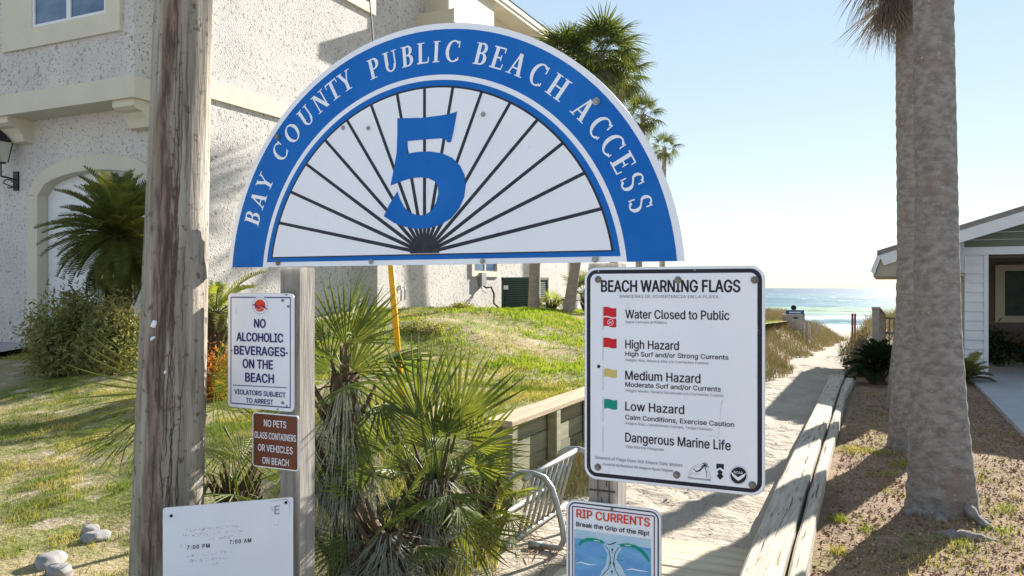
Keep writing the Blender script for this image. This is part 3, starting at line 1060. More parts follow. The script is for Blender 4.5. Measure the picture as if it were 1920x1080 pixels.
for x, y in ((730, 730), (727, 1010), (706, 895), (750, 905)):
    fr.poly('arrow_head', [q(x - 16, y + 22), q(x, y - 10), q(x + 16, y + 24)], m_ink, .0022)
    fr.strip('arrow_shaft', [q(x, y + 10), q(x, y + 55)], .0018, m_ink, .0021)
fr.strip('swimmer', [q(655, 670), q(700, 680), q(740, 668), q(780, 652)], [.001, .003, .004, .003], m_ink, .0024)
for pts in ([(270, 915), (340, 905), (420, 930), (530, 940)], [(900, 1000), (980, 990), (1080, 1010), (1190, 1025)]):
    fr.strip('white_wave', [q(*p) for p in pts], [.001, .004, .0045, .001], m_white, .0018)
for pts in ([(580, 840), (660, 855)], [(780, 870), (860, 885)]):
    fr.strip('green_mark', [q(*p) for p in pts], .0022, m_grn, .002)
fr.poly('beach_picture', [(aL, zb_ + .03), (aR, zb_ + .03), (aR, zb_ + .09), (aL, zb_ + .11)], m_yel, .0018, pix=False)
a_, z_ = fr.p(1148, 954.5)
bolt(rp, a_, z_, .001, .005, m_bolt, False)

# ------------------------------------------------------------------ no alcohol sign
YN = SY - .006
na = thing('no_alcohol_sign', 'upright white sign reading NO ALCOHOLIC BEVERAGES ON THE BEACH in navy letters', 'sign', (-2.3, YN, 0))
fn = Face((-2.3, YN), (1, 0), na)
a0, zt = fn.p(427.5, 549.5)
a1, zb_ = fn.p(551, 773)
panel(na, rrect(a0, a1, zb_, zt, .020), m_alu, .003)
fn.poly('white_sheet', rrect(a0 + .0015, a1 - .0015, zb_ + .0015, zt - .0015, .019), m_white, .0006, pix=False)
fn.strip('navy_border', rrect(a0 + .018, a1 - .018, zb_ + .018, zt - .018, .003, 2), .0046, m_navy, .0012, pix=False, closed=True)
for t, l, r_, b, tp in (('NO', 477.3, 498.2, 614, 598.2), ('ALCOHOLIC', 444.4, 531, 638.9, 623.3), ('BEVERAGES', 440, 535, 663.8, 648.2), ('ON THE', 456, 512, 689.3, 673.2), ('BEACH', 460.7, 513.8, 715, 699)):
    fn.text(t, l, r_, b, tp, m_navy, .045, .002)
fn.strip('rule', [(437, 722), (539, 727)], .0032, m_navy, .0018)
fn.text('VIOLATORS SUBJECT', 440.4, 535.6, 738.4, 729.6, m_navy, .035, .002)
fn.text('TO ARREST', 461.8, 512.7, 754.6, 745.8, m_navy, .035, .002)
cx, cy = 488, 573
fn.poly('emblem_ground', [(cx + 17 * math.cos(i * .3927) * .95, cy + 18 * math.sin(i * .3927)) for i in range(16)], m_white, .0020)
fn.strip('emblem_ring_text', [(cx + 14 * math.cos(i * .2618), cy + 15.5 * math.sin(i * .2618)) for i in range(24)], .0032, m_greyink, .0022, closed=True)
for i in range(24):
    t = i * .2618 + .13
    fn.strip('ring_letter', [(cx + 12.2 * math.cos(t), cy + 13.6 * math.sin(t)), (cx + 16.4 * math.cos(t), cy + 17.8 * math.sin(t))], .0032, m_white, .0024)
fn.poly('red_sun', [(cx + 10.5 * math.cos(i * .3142), cy + 11.5 * math.sin(i * .3142)) for i in range(20)], m_orange, .0027)
fn.strip('blue_wave', [(474, 572), (479, 571), (484, 576), (487, 579)], [.003, .006, .006, .002], m_navy, .0030)
fn.strip('blue_wave', [(490, 572.5), (496, 575), (503, 581)], [.003, .006, .002], m_navy, .0030)
fn.strip('white_wave', [(480, 577), (486, 582), (492, 577), (498, 581)], .0018, m_white, .0031)
for px, py, rr in ((531, 563, .006), (541.5, 574.5, .005), (531, 755, .006), (539, 761, .003), (435, 657, .004), (539, 662, .004), (538, 553, .003), (522, 767, .003)):
    a_, z_ = fn.p(px, py)
    bolt(na, a_, z_, .0008, rr, m_bolt, False)
fn.strip('faded_mark', [(443, 577), (443.5, 588)], .003, m_paleink, .0014)

# ------------------------------------------------------------------ brown sign
br = thing('no_pets_sign', 'small brown sign reading NO PETS GLASS CONTAINERS OR VEHICLES ON BEACH', 'sign', (-2.4, YN, 0))
fb = Face((-2.4, YN), (1, 0), br)
a0, zt = fb.p(473.5, 772)
a1, zb_ = fb.p(560, 884.5)
panel(br, rrect(a0, a1, zb_, zt, .015), m_alu, .003)
fb.poly('pale_edge', rrect(a0 + .001, a1 - .001, zb_ + .001, zt - .001, .014), m_white, .0006, pix=False)
fb.poly('brown_field', rrect(a0 + .0055, a1 - .0055, zb_ + .0055, zt - .0055, .011), m_brown, .0012, pix=False)
for t, l, r_, b, tp in (('NO PETS', 495.6, 537, 799, 786.5), ('GLASS CONTAINERS', 477.8, 555.6, 820.4, 808.5), ('OR VEHICLES', 484.4, 549.3, 844.4, 832), ('ON BEACH', 492.6, 541.9, 868.5, 856.3)):
    fb.text(t, l, r_, b, tp, m_white, .018, .0018)

# ------------------------------------------------------------------ faded white sign between the pole and the left post
PR = at(550, 932, 3.315)
PL = at(305, 952, 3.155)
u = Vector((PR.x - PL.x, PR.y - PL.y)).normalized()
fd = thing('faded_sign', 'bleached white board with only 7:00 PM and 7:00 AM still readable', 'sign', (PL.x, PL.y, 0), math.atan2(u.y, u.x))
fg = Face((PL.x, PL.y), (u.x, u.y), fd)
W = (Vector((PR.x, PR.y)) - Vector((PL.x, PL.y))).length
zt = (PL.z + PR.z) / 2
panel(fd, rrect(0, W, zt - .66, zt, .012), m_alu, .003)
fg.poly('white_sheet', rrect(.0012, W - .0012, zt - .659, zt - .0012, .011), m_white2, .0006, pix=False)
fg.text('7:00 PM', 350.8, 393, 1030.3, 1023, m_ink, .035, .0014, 1.25)
fg.text('7:00 AM', 430.5, 470.8, 1020, 1012.8, m_ink, .035, .0014, 1.25)
fg.text('E', 515, 524, 964, 948.5, m_greyink, .03, .0014)
for px, py in ((321, 967), (536, 942)):
    a_, z_ = fg.p(px, py)
    bolt(fd, a_, z_, .0008, .006, m_hole, False)
fg.strip('border_remnant', [(508, 939.5), (524, 937.5), (537, 936), (542, 941), (544, 965)], [.001, .002, .003, .002, .001], m_greyink, .0014)
mb = MB()
for px0, px1, py0, sl, hh, n in ((350, 450, 996, -.10, 5, 70), (340, 455, 1006, -.10, 5, 60), (392, 442, 1011, -.1, 5, 34), (352, 425, 1043, -.1, 5, 30), (354, 428, 1053, -.1, 6, 60), (398, 410, 1059, -.3, 3, 10), (505, 516, 955, 0, 9, 10), (514, 523, 982, 0, 8, 6)):
    for i in range(n):
        px = R.uniform(px0, px1)
        py = py0 + (px - px0) * sl + R.uniform(-hh / 2, hh / 2)
        a_, z_ = fg.p(px, py)
        w_, h_ = R.uniform(.001, .0045), R.uniform(.001, .004)
        mb.add([(a_, -.0014, z_), (a_ + w_, -.0014, z_ + R.uniform(0, .001)), (a_ + w_ * .8, -.0014, z_ + h_), (a_, -.0014, z_ + h_)], [(0, 1, 2, 3)])
mb.build('worn_lettering', m_ink if False else m_greyink, fd, kind='stuff')

# ------------------------------------------------------------------ utility pole, guy wire
pt = at(345, 0, 3.42)
pb = at(311, 1080, 3.42)
dirp = (pt - pb)
base = pb + dirp * ((0 - pb.z) / dirp.z)
topz = 9.5
top = pb + dirp * ((topz - pb.z) / dirp.z)
pole_mix(m_pole, ((top - base).x * ct + (top - base).y * st) / topz, .012)
up_ = thing('utility_pole', 'round weathered wooden utility pole with a dark cracked streak left of the signs', 'utility pole', base)
n, rows = 56, 240
mb = MB()
for i in range(rows + 1):
    t = i / rows
    t = t if t < .0 else t ** 1.3
    z = -.2 + (topz + .2) * t
    r0 = max(.075, .150 - z * .0122)
    cxy = (top - base) * (z / topz)
    for k in range(n):
        a = 2 * math.pi * k / n
        d = Vector((math.cos(a) * 2.2, math.sin(a) * 2.2, z * .7))
        crack = mn.noise(Vector((math.cos(a) * 9, math.sin(a) * 9, z * .9)))
        r = r0 * (1 + .03 * mn.noise(d)) - .008 * max(0, crack - .15) * 2 + .0015 * mn.noise(Vector((math.cos(a) * 30, math.sin(a) * 30, z * 3)))
        mb.v.append((cxy.x + r * math.cos(a), cxy.y + r * math.sin(a), z))
for i in range(rows):
    for k in range(n):
        a, b = i * n + k, i * n + (k + 1) % n
        mb.f.append((a, b, b + n, a + n))
mb.f.append(tuple(rows * n + k for k in range(n)))
mb.build('shaft', m_pole, up_, True)


def on_pole(px, py, out=.0):
    """local point on the pole's camera side"""
    D = 3.42
    for _ in range(4):
        p = at(px, py, D)
        c = base + (top - base) * (p.z / topz)
        r = max(.075, .150 - p.z * .0122)
        side = (p.x - c.x) * ct + (p.y - c.y) * st
        side = max(-r * .97, min(r * .97, side))
        depth = math.sqrt(r * r - side * side)
        cD = -c.x * st + c.y * ct
        D = cD - depth - out
    return at(px, py, D) - base


def crack_line(pts, w):
    v, f = [], []
    for i, (px, py) in enumerate(pts):
        ww = w * (1 - abs(i / (len(pts) - 1) - .5) * 1.2) + .25
        v += [on_pole(px - ww, py, .0015), on_pole(px + ww, py, .0015)]
    for i in range(len(pts) - 1):
        f.append((2 * i, 2 * i + 1, 2 * i + 3, 2 * i + 2))
    return v, f


mb = MB()
for j in range(60):
    y0_ = R.uniform(-40, 950)
    L_ = R.uniform(60, 260)
    x_ = 334 + R.gauss(0, 11) - y0_ * .022
    pts = []
    for i in range(int(L_ / 9) + 2):
        x_ += R.uniform(-1.7, 1.7)
        pts.append((x_ - i * .25, y0_ + i * 9))
    mb.add(*crack_line(pts, R.choice([.3, .4, .5, .7, 1.3])))
mb.build('crack', m_crack, up_, kind='stuff')
for pts, r_ in (([(291, 601), (289, 607), (287, 613)], .011), ([(286, 633), (288, 636)], .014), ([(308, 697), (312, 698)], .009)):
    mb = MB()
    mb.tube([on_pole(x, y, .003) for x, y in pts], [r_ * .75] + [r_] * (len(pts) - 1), 10)
    mb.build('white_tag', m_white, up_, True)

gy_base = at(757, 800, 6.4)
g_dirtop = top - Vector((0, 0, .8))
gw = thing('guy_wire', 'thin dark guy wire in a yellow plastic guard rising behind the half round sign', 'guy wire', gy_base)
dv = g_dirtop - gy_base
# aim the guard so that it passes its two seen points
A_ = at(750, 712, 6.3)
B_ = at(733, 498, 6.15)
dvec = (B_ - A_)
foot = A_ - dvec * (A_.z - .25) / dvec.z
gtop = A_ + dvec * 1.55
MB().tube([foot - gy_base, gtop - gy_base], .0245, 12).build('yellow_guard', m_yellow, gw, True)
endp = A_ + dvec * ((8.7 - A_.z) / dvec.z)
MB().tube([gtop - gy_base, endp - gy_base], .0055, 6).build('wire', m_wire, gw)

# ------------------------------------------------------------------ house on the left
hs = thing('stucco_house', 'large white pebble dash house with cream bands behind the half round sign', 'house')
XW, XJ, YFR, YBK, ZE = -9.5, -9.02, 8.85, 25.2, 8.75
YJ = 13.15
def wall_quad(name, pts, m=m_stucco):
    return MB().add(pts, [tuple(range(len(pts)))]).build(name, m, hs)


# main block, one closed wall mesh; the jutting lower block; the upper bay over the garage
MB().box(-22, XW, YFR, YBK, -1, ZE).build('main_wall', m_stucco, hs)
MB().box(XW - .3, XJ, YJ, YBK - .15, -1, 4.50).build('jutting_wall', m_stucco, hs)
# garage front wall with arched opening
YG = 9.12 - .45
gx0, gx1, zsp, ztop = -12.62, -10.05, 3.12, 3.46
def arc_pts(x0, x1, zs, zt_, n=14):
    return [(x0 + (x1 - x0) * i / n, zs + (zt_ - zs) * math.sqrt(max(0, 1 - (2 * i / n - 1) ** 2))) for i in range(n + 1)]


ap = arc_pts(gx0, gx1, zsp, ztop)
x0w, x1w, z0w, z1w = -22, -9.62, -.5, 4.40
mb = MB()
yg = YG
for i in range(len(ap) - 1):
    (xa, za), (xb, zb2) = ap[i], ap[i + 1]
    mb.add([(xa, yg, za), (xb, yg, zb2), (xb, yg, z1w), (xa, yg, z1w)], [(0, 1, 2, 3)])
    mb.add([(xa, yg, za), (xb, yg, zb2), (xb, yg + .18, zb2), (xa, yg + .18, za)], [(0, 3, 2, 1)])
mb.add([(x0w, yg, z0w), (gx0, yg, z0w), (gx0, yg, z1w), (x0w, yg, z1w)], [(0, 1, 2, 3)])
mb.add([(gx1, yg, z0w), (x1w, yg, z0w), (x1w, yg, z1w), (gx1, yg, z1w)], [(0, 1, 2, 3)])
mb.add([(x1w, yg, z0w), (x1w, YFR, z0w), (x1w, YFR, z1w), (x1w, yg, z1w)], [(0, 1, 2, 3)])
for gx in (gx0, gx1):
    mb.add([(gx, yg, z0w), (gx, yg + .18, z0w), (gx, yg + .18, zsp), (gx, yg, zsp)], [(0, 1, 2, 3)])
mb.build('garage_wall', m_stucco, hs)
# cream arch surround
mb = MB()
oa = arc_pts(gx0 - .26, gx1 + .26, zsp + .02, ztop + .24)
for i in range(len(ap) - 1):
    a_, b_, c_, d_ = ap[i], ap[i + 1], oa[i + 1], oa[i]
    y1_ = yg - .03
    mb.add([(a_[0], y1_, a_[1]), (b_[0], y1_, b_[1]), (c_[0], y1_, c_[1]), (d_[0], y1_, d_[1])], [(0, 1, 2, 3)])
    mb.add([(d_[0], y1_, d_[1]), (c_[0], y1_, c_[1]), (c_[0], yg + .01, c_[1]), (d_[0], yg + .01, d_[1])], [(0, 1, 2, 3)])
    mb.add([(a_[0], y1_, a_[1] - .003), (b_[0], y1_, b_[1] - .003), (b_[0], yg + .17, b_[1] - .003), (a_[0], yg + .17, a_[1] - .003)], [(0, 1, 2, 3)])
mb.box(gx0 - .26, gx0 + .004, yg - .03, yg + .16, 0, zsp + .0)
mb.box(gx1 - .004, gx1 + .26, yg - .03, yg + .16, 0, zsp + .0)
mb.build('arch_surround', m_cream, hs)
gd = MB()
gd.box(gx0, gx1, yg + .165, yg + .20, .6, ztop + .1)
gdo = gd.build('garage_door', m_garage, hs)
for i in range(5):
    MB().box(gx0 + .02, gx1 - .02, yg + .157, yg + .166, .66 + i * .6, .66 + i * .6 + .575).build('door_panel', m_garage, gdo)
# overhanging upper bay
BX, BY = -9.86, 8.22
MB().box(-22, BX, BY, YFR + .2, 4.42, 7.9).build('bay_wall', m_stucco, hs)
MB().box(-22, BX + .05, BY - .05, YFR + .1, 4.36, 4.68).build('bay_band', m_cream, hs)
for cx_ in (-10.10, -12.95, -15.9):
    c = MB()
    prof = [(0, 0), (-.62, 0), (-.62, -.10), (-.52, -.14), (-.40, -.16), (-.30, -.24), (-.22, -.36), (0, -.38)]
    yb = yg
    w_ = .22
    vs = [(cx_ - w_, yb + p[0] * .72, 4.36 + p[1]) for p in prof] + [(cx_ + w_, yb + p[0] * .72, 4.36 + p[1]) for p in prof]
    k = len(prof)
    c.add(vs, [tuple(range(k)), tuple(range(2 * k - 1, k - 1, -1))] + [(i, (i + 1) % k, k + (i + 1) % k, k + i) for i in range(k)])
    c.build('corbel', m_cream, hs)
# band along the side wall
MB().box(XW - .1, XW + .05, YFR - .05, YBK + .05, 4.54, 4.83).build('side_band', m_cream, hs)
MB().box(-9.80, XW - .102, YFR - .048, YFR + .1, 4.541, 4.829).build('side_band_return', m_cream, hs)
# bay window
def window(x0, x1, z0, z1, y, fw, nx, parent, mt, rec=.22, glass=m_glass, proud=.05):
    fr_ = MB()
    fr_.box(x0, x0 + fw, y - proud, y + .05, z0, z1)
    fr_.box(x1 - fw, x1, y - proud, y + .05, z0, z1)
    fr_.box(x0 + fw, x1 - fw, y - proud, y + .05, z0, z0 + fw)
    fr_.box(x0 + fw, x1 - fw, y - proud, y + .05, z1 - fw, z1)
    o = fr_.build('window', mt, parent)
    xi0, xi1 = x0 + fw, x1 - fw
    wd = (xi1 - xi0) / nx
    for i in range(nx):
        s_ = MB()
        a, b = xi0 + i * wd, xi0 + (i + 1) * wd
        t = .045
        s_.box(a, a + t, y - .035, y + .01, z0 + fw, z1 - fw)
        s_.box(b - t, b, y - .035, y + .01, z0 + fw, z1 - fw)
        s_.box(a + t, b - t, y - .035, y + .01, z0 + fw, z0 + fw + t)
        s_.build('sash', m_lap, o)
        MB().box(a + t, b - t, y - .012, y - .004, z0 + fw + t, z1 - fw).build('pane', glass, o)
    return o


window(-12.36, -10.10, 5.36, 7.6, BY, .30, 2, hs, m_cream)
MB().box(-12.80, -12.363, BY - .045, BY + .05, 5.363, 7.6).build('window_surround', m_cream, hs)
# small window low on the side wall, seen under the half round sign
sw = thing('tmp', '', '')
bpy.data.objects.remove(sw)
mb = MB()
ya, yb_ = 17.05, 18.55
for (y0_, y1_, z0_, z1_) in ((ya, ya + .12, 1.88, 3.3), (yb_ - .12, yb_, 1.88, 3.3), (ya + .12, yb_ - .12, 1.88, 2.02), (ya + .12, yb_ - .12, 3.18, 3.3)):
    mb.box(XJ - .02, XJ + .05, y0_, y1_, z0_, z1_)
o = mb.build('window', m_cream, hs)
for i in range(2):
    MB().box(XJ - .01, XJ + .01, ya + .16 + i * .61, ya + .16 + i * .61 + .55, 2.04, 3.18).build('pane', m_glass, o)
MB().box(XJ - .01, XJ + .03, ya + .72, ya + .76, 2.02, 3.18).build('mullion', m_lap, o)
# upper window trim whose foot shows at the picture's top edge
window_side = MB()
y0u, y1u = 11.5, 13.7
for (y0_, y1_, z0_, z1_) in ((y0u, y0u + .2, 7.18, 8.4), (y1u - .2, y1u, 7.18, 8.4), (y0u + .2, y1u - .2, 7.18, 7.38)):
    window_side.box(XW - .02, XW + .07, y0_, y1_, z0_, z1_)
o = window_side.build('window', m_cream, hs)
MB().box(XW - .01, XW + .02, y0u + .2, y1u - .2, 7.38, 8.4).build('pane', m_glass, o)
# roof with deep boxed eaves, cornice and hip return
mb = MB()
ex = XW + .75
mb.add([(-22, YFR - .9, ZE + .25), (ex + .05, YFR - .9, ZE + .25), (ex + .05, YBK + .6, ZE + .25), (-22, YBK + .6, ZE + .25), (-16, YFR + 4, ZE + 3.2), (-16, YBK - 4, ZE + 3.2), (-22, YFR + 4, ZE + 3.2), (-22, YBK - 4, ZE + 3.2)],
       [(0, 1, 4, 6), (1, 2, 5, 4), (2, 3, 7, 5), (4, 5, 7, 6)])
mb.build('roof', m_shingle, hs)
mb = MB()
mb.box(-22, ex, YFR - .85, YBK + .55, ZE, ZE + .10)
mb.box(ex - .02, ex + .03, YFR - .85, YBK + .55, ZE + .10, ZE + .24)
mb.build('eave', m_cream, hs)
MB().box(XW - .1, XW + .18, YFR - .2, YBK + .15, ZE - .28, ZE).build('cornice', m_cream, hs)
# projecting boxed bay below the eave (its shade falls on the wall towards the road)
mb = MB()
mb.box(XW - .1, XW + .95, 15.4, 18.4, 7.45, 7.75)
mb.box(XW - .1, XW + .72, 15.6, 18.2, 7.22, 7.45)
mb.build('bay_cornice', m_cream, hs)
MB().box(XW - .1, XW + .60, 15.7, 18.1, 4.9, 7.22).build('box_bay', m_stucco, hs)
MB().box(XW - .1, XW + .62, 15.75, 18.05, 7.75, 8.74).build('box_bay_top', m_cream, hs)

# wall lantern by the garage
wl = thing('wall_lantern', 'black iron carriage lantern on a scrolled bracket beside the garage arch', 'lantern', (-13.17, yg, 3.39))
MB().box(-.06, .06, -.03, 0, -.16, .16).build('wall_plate', m_iron, wl)
sc_ = MB()
sc_.tube([(0, -.02, .02), (0, -.15, .04), (0, -.27, .05)], .014, 8)
sc_.tube([(0, -.03, -.12)] + [(0, -.14 - .09 * math.cos(t), -.06 + .07 * math.sin(t)) for t in [i * .5 for i in range(11)]], .010, 6)
sc_.tube([(0, -.27, .05), (0, -.27, .28)], .012, 6)
sc_.build('bracket', m_iron, wl)
mb = MB()
lz = .28
for sx in (-1, 1):
    for sy in (-1, 1):
        mb.tube([(sx * .07, -.27 + sy * .07, lz), (sx * .12, -.27 + sy * .12, lz + .34)], .009, 5)
mb.tube([(0, -.27, lz - .02), (0, -.27, lz)], .075, 8)
mb.tube([(0, -.27, lz + .34), (0, -.27, lz + .40), (0, -.27, lz + .50), (0, -.27, lz + .56)], [.17, .12, .03, .015], 8)
mb.build('lantern_frame', m_iron, wl)
MB().tube([(0, -.27, lz), (0, -.27, lz + .33)], [.085, .145], 4).build('lantern_glass', mat('lantern_glass', (.55, .55, .5), rough=.3), wl)

# air conditioner with its switch box and hose
p0 = at(941, 583, 19.0)
gza = float(g_lawn(-8.1, 18.4))
ac = thing('air_conditioner', 'dark green louvred air conditioner cabinet against the sunny stucco wall', 'air conditioner', (-8.15, 18.35, gza - .02))
AW, AH = .84, .86
MB().box(-AW / 2 + .02, AW / 2 - .02, -AW / 2 + .02, AW / 2 - .02, .05, AH - .03).build('core', m_hole, ac)
sl0 = None
for i in range(16):
    z_ = .07 + i * .046
    mb = MB()
    mb.box(-AW / 2, AW / 2, -AW / 2 - .004, -AW / 2 + .016, z_, z_ + .034)
    mb.box(-AW / 2 - .004, -AW / 2 + .016, -AW / 2 + .016, AW / 2, z_, z_ + .034)
    mb.box(AW / 2 - .016, AW / 2 + .004, -AW / 2, AW / 2, z_ + .001, z_ + .033)
    mb.build('louvre', m_acgreen, ac)
mb = MB()
for sx in (-1, 1):
    for sy in (-1, 1):
        mb.box(sx * AW / 2 - .03, sx * AW / 2 + .03, sy * AW / 2 - .03, sy * AW / 2 + .03, 0, AH)
mb.box(-AW / 2 - .03, AW / 2 + .03, -AW / 2 - .03, AW / 2 + .03, AH - .06, AH)
mb.box(-AW / 2 - .02, AW / 2 + .02, -AW / 2 - .02, AW / 2 + .02, -.02, .05)
mb.build('casing', m_acgreen, ac)
MB().box(-AW / 2 + .04, -AW / 2 + .16, -AW / 2 - .045, -AW / 2 - .03, .56, .66).build('data_plate', m_white, ac)
dsx = thing('switch_box', 'grey electrical switch box with black hose on the wall left of the air conditioner', 'switch box', (XJ, 17.55, gza))
MB().box(0, .12, -.12, .12, .62, .95).build('box', mat('switch_grey', (.24, .25, .25), rough=.6), dsx)
MB().tube([(.06, .02, .64), (.16, .04, .58), (.28, .06, .60), (.36, .06, .42), (.34, .08, .2), (.45, .2, .06), (.6, .4, .08)], .022, 8).build('hose', m_hose, dsx, True)
MB().tube([(.06, -.05, .62), (.10, -.05, .5), (.2, -.02, .45)], .014, 6).build('cable', m_lap, dsx, True)
mt_ = thing('wall_tap', 'small grey tap and pipe stub low on the stucco wall behind the yellow guard', 'tap', (XJ, 13.9, 1.5))
mb = MB()
mb.tube([(.0, 0, .12), (.05, 0, .14), (.07, 0, .06), (.06, 0, -.16)], .018, 6)
mb.tube([(.0, .14, .12), (.05, .14, .14), (.07, .14, .06), (.06, .14, -.14)], .018, 6)
mb.tube([(.04, 0, .13), (.04, .14, .13)], .012, 6)
mb.build('pipe', m_galv, mt_, True)

# ------------------------------------------------------------------ retaining wall beside the path
rw = thing('retaining_wall', 'low timber retaining wall holding up the lawn left of the sandy path', 'retaining wall', (0, 0, 0))
YW0, YW1 = 5.28, 15.6
MB().bbox(WALLX - .13, WALLX + .10, YW0 - .06, YW0 + 5.1, .595, .64, .006, 'y').build('cap_timber', m_cap, rw)
MB().bbox(WALLX - .12, WALLX + .11, YW0 + 5.11, YW1, .590, .633, .006, 'y').build('cap_timber', m_cap, rw)
nb = 4
npost = 12
sp_ = (YW1 - YW0) / npost
for j in range(npost + 1):
    y_ = YW0 + j * sp_
    MB().bbox(WALLX + .010, WALLX + .095, y_ - .045, y_ + .045, -.2, .593, .005).build('wall_post', m_board, rw)
    if j == npost:
        break
    for i in range(nb):
        z_ = -.02 + i * .153
        MB().box(WALLX - .03 + R.uniform(-.004, .004), WALLX + R.uniform(.0, .007), y_ + .003, y_ + sp_ - .003, z_, z_ + .147).build('board', m_board, rw)
# short end return that stands up at the near end
MB().box(WALLX - .10, WALLX + .12, YW0 - .10, YW0 - .065, -.1, .55).build('end_board', m_board, rw)

# ------------------------------------------------------------------ long weathered beams along the path
tb = thing('timber_edging', 'two long bleached timbers side by side edging the sandy path on its right', 'edging')
def bx_(row, y):
    a = float(np.interp(y, [1.8, 4, 6, 14.2], [-.60, -.64, -.69, -.79]))
    b = float(np.interp(y, [1.8, 4, 6, 12.5, 14.2], [-.40, -.45, -.50, -.575, -.57]))
    c = float(np.interp(y, [1.8, 4, 6, 9, 12, 14.2], [-.31, -.355, -.405, -.475, -.475, -.42]))
    return (a, b) if row == 0 else (b + .022, max(c, b + .10))


def beam(row, _, y0, y1, z1, bend=0, lean=0):
    mb = MB()
    n = max(8, int((y1 - y0) / .12))
    for i in range(n + 1):
        t = i / n
        y_ = y0 + (y1 - y0) * t
        Yg = y_
        b_ = 0
        x0, x1 = bx_(row, y_)
        nz = lambda q_: .006 * mn.noise(Vector((q_ * 3.1, y_ * 2.3, z1 * 9)))
        sec = [(x0 + nz(1), -.06), (x1 + nz(2), -.06), (x1 + nz(3), z1 - .016), (x1 - .014 + nz(3), z1 - .002 + nz(4)), ((x0 + x1) / 2, z1 + nz(6) + .002), (x0 + .014 + nz(5), z1 + nz(5)), (x0 + nz(5), z1 - .014)]
        for a_, z_ in sec:
            mb.v.append((a_ + b_, y_, z_ + lean * (a_ - x0)))
    m_ = 7
    for i in range(n):
        for k in range(m_):
            a, b = i * m_ + k, i * m_ + (k + 1) % m_
            mb.f.append((a, b, b + m_, a + m_))
    mb.f.append(tuple(range(m_ - 1, -1, -1)))
    mb.f.append(tuple(n * m_ + k for k in range(m_)))
    return mb.build('beam', m_beam, tb)


beam(0, 0, 1.8, 6.20, .205)
beam(0, 0, 6.212, 9.3, .198)
beam(0, 0, 9.315, 14.1, .190)
beam(1, 0, 1.8, 5.0, .175)
beam(1, 0, 5.015, 8.1, .168)
beam(1, 0, 8.115, 13.9, .160)
mb = MB()
for j in range(46):
    y_ = R.uniform(2.6, 12.5)
    row_ = R.choice([0, 0, 1])
    q0_, q1_ = bx_(row_, y_)
    x_ = R.uniform(q0_ + .03, q1_ - .02)
    L_ = R.uniform(.10, .5)
    z_ = (.2075 if y_ < 6.2 else .2005 if y_ < 9.3 else .1925) if row_ == 0 else (.1775 if y_ < 5 else .1705 if y_ < 8.1 else .1625)
    w_ = R.uniform(.0015, .0045)
    pts = [(x_ + R.uniform(-.006, .006), y_ + L_ * i / 5) for i in range(6)]
    b_ = lambda yv: bx_(row_, yv)[0] - bx_(row_, y_)[0]
    v, f = [], []
    for i, (a_, c_) in enumerate(pts):
        ww = w_ * math.sin(math.pi * (i + .4) / 5.8)
        v += [(a_ - ww + b_(c_), c_, z_ + .004), (a_ + ww + b_(c_), c_, z_ + .004)]
    for i in range(5):
        f.append((2 * i, 2 * i + 1, 2 * i + 3, 2 * i + 2))
    mb.add(v, f)
mb.build('crack', m_crack, tb, kind='stuff')

# ------------------------------------------------------------------ bike rack
bk = thing('bike_rack', 'tipped grey steel bicycle rack lying by the timber retaining wall', 'bike rack')


def loop(y, name='end_loop'):
    pts = [(-2.12, y, .34), (-2.10, y, .42), (-2.04, y, .455), (-1.96, y, .46), (-1.88, y, .44), (-1.83, y, .38), (-1.79, y - .01, .28), (-1.755, y - .02, .16), (-1.745, y - .02, .08), (-1.77, y - .02, .03), (-1.84, y - .01, .022), (-1.92, y, .022)]
    o = MB().tube(pts, .0185, 10).build(name, m_galv, bk, True)
    MB().tube([(-1.90, y, .022), (-1.98, y, .022)], .024, 8).build('foot_sleeve', m_galv, bk, True)
    return o


loop(4.52)
loop(5.34)
def rod(name, a, b, r):
    return MB().tube([a, b], r, 8).build(name, m_galv, bk, True)


rod('top_rail', (-1.97, 4.42, .445), (-1.97, 5.38, .452), .0185)
rod('bottom_rail', (-2.08, 4.40, .035), (-2.08, 5.42, .035), .0185)
rod('side_rail', (-2.38, 4.30, .035), (-2.38, 5.75, .035), .0185)
for i in range(8):
    y_ = 4.58 + i * .098
    rod('bar', (-1.972, y_, .44), (-2.075, y_ - .02, .04), .011)

# ------------------------------------------------------------------ cottage on the right
cg = thing('white_cottage', 'low cottage with white lap siding and grey green gable behind the big palm trunk', 'cottage')
YC, YCB = 15.8, 21.0
# siding column: separate lapped boards
MB().box(1.30, 1.60, YC + .02, YC + .6, -.1, 2.17).build('corner_post', m_lap, cg)
for i in range(13):
    z_ = .06 + i * .163
    MB().add([(1.27, YC - .012, z_), (1.62, YC - .012, z_), (1.62, YC + .012, z_ + .165), (1.27, YC + .012, z_ + .165), (1.27, YC + .05, z_), (1.62, YC + .05, z_), (1.62, YC + .05, z_ + .165), (1.27, YC + .05, z_ + .165)],
             [(0, 1, 2, 3), (1, 5, 6, 2), (4, 0, 3, 7), (0, 4, 5, 1)]).build('siding_board', m_lap, cg)
MB().box(1.56, 1.625, YC - .02, YC - .013, -.0, 2.17).build('corner_trim', m_lap, cg)
MB().box(1.20, 1.30, YC + .03, YCB - .3, -.2, 2.1).build('side_wall', m_soffit, cg)
MB().box(1.12, 1.26, YC - .06, YC + .06, 1.86, 2.55).build('bracket_post', m_lap, cg)
MB().box(1.20, 9, YC - .05, YC + .15, 2.17, 2.30).build('porch_beam', m_lap, cg)
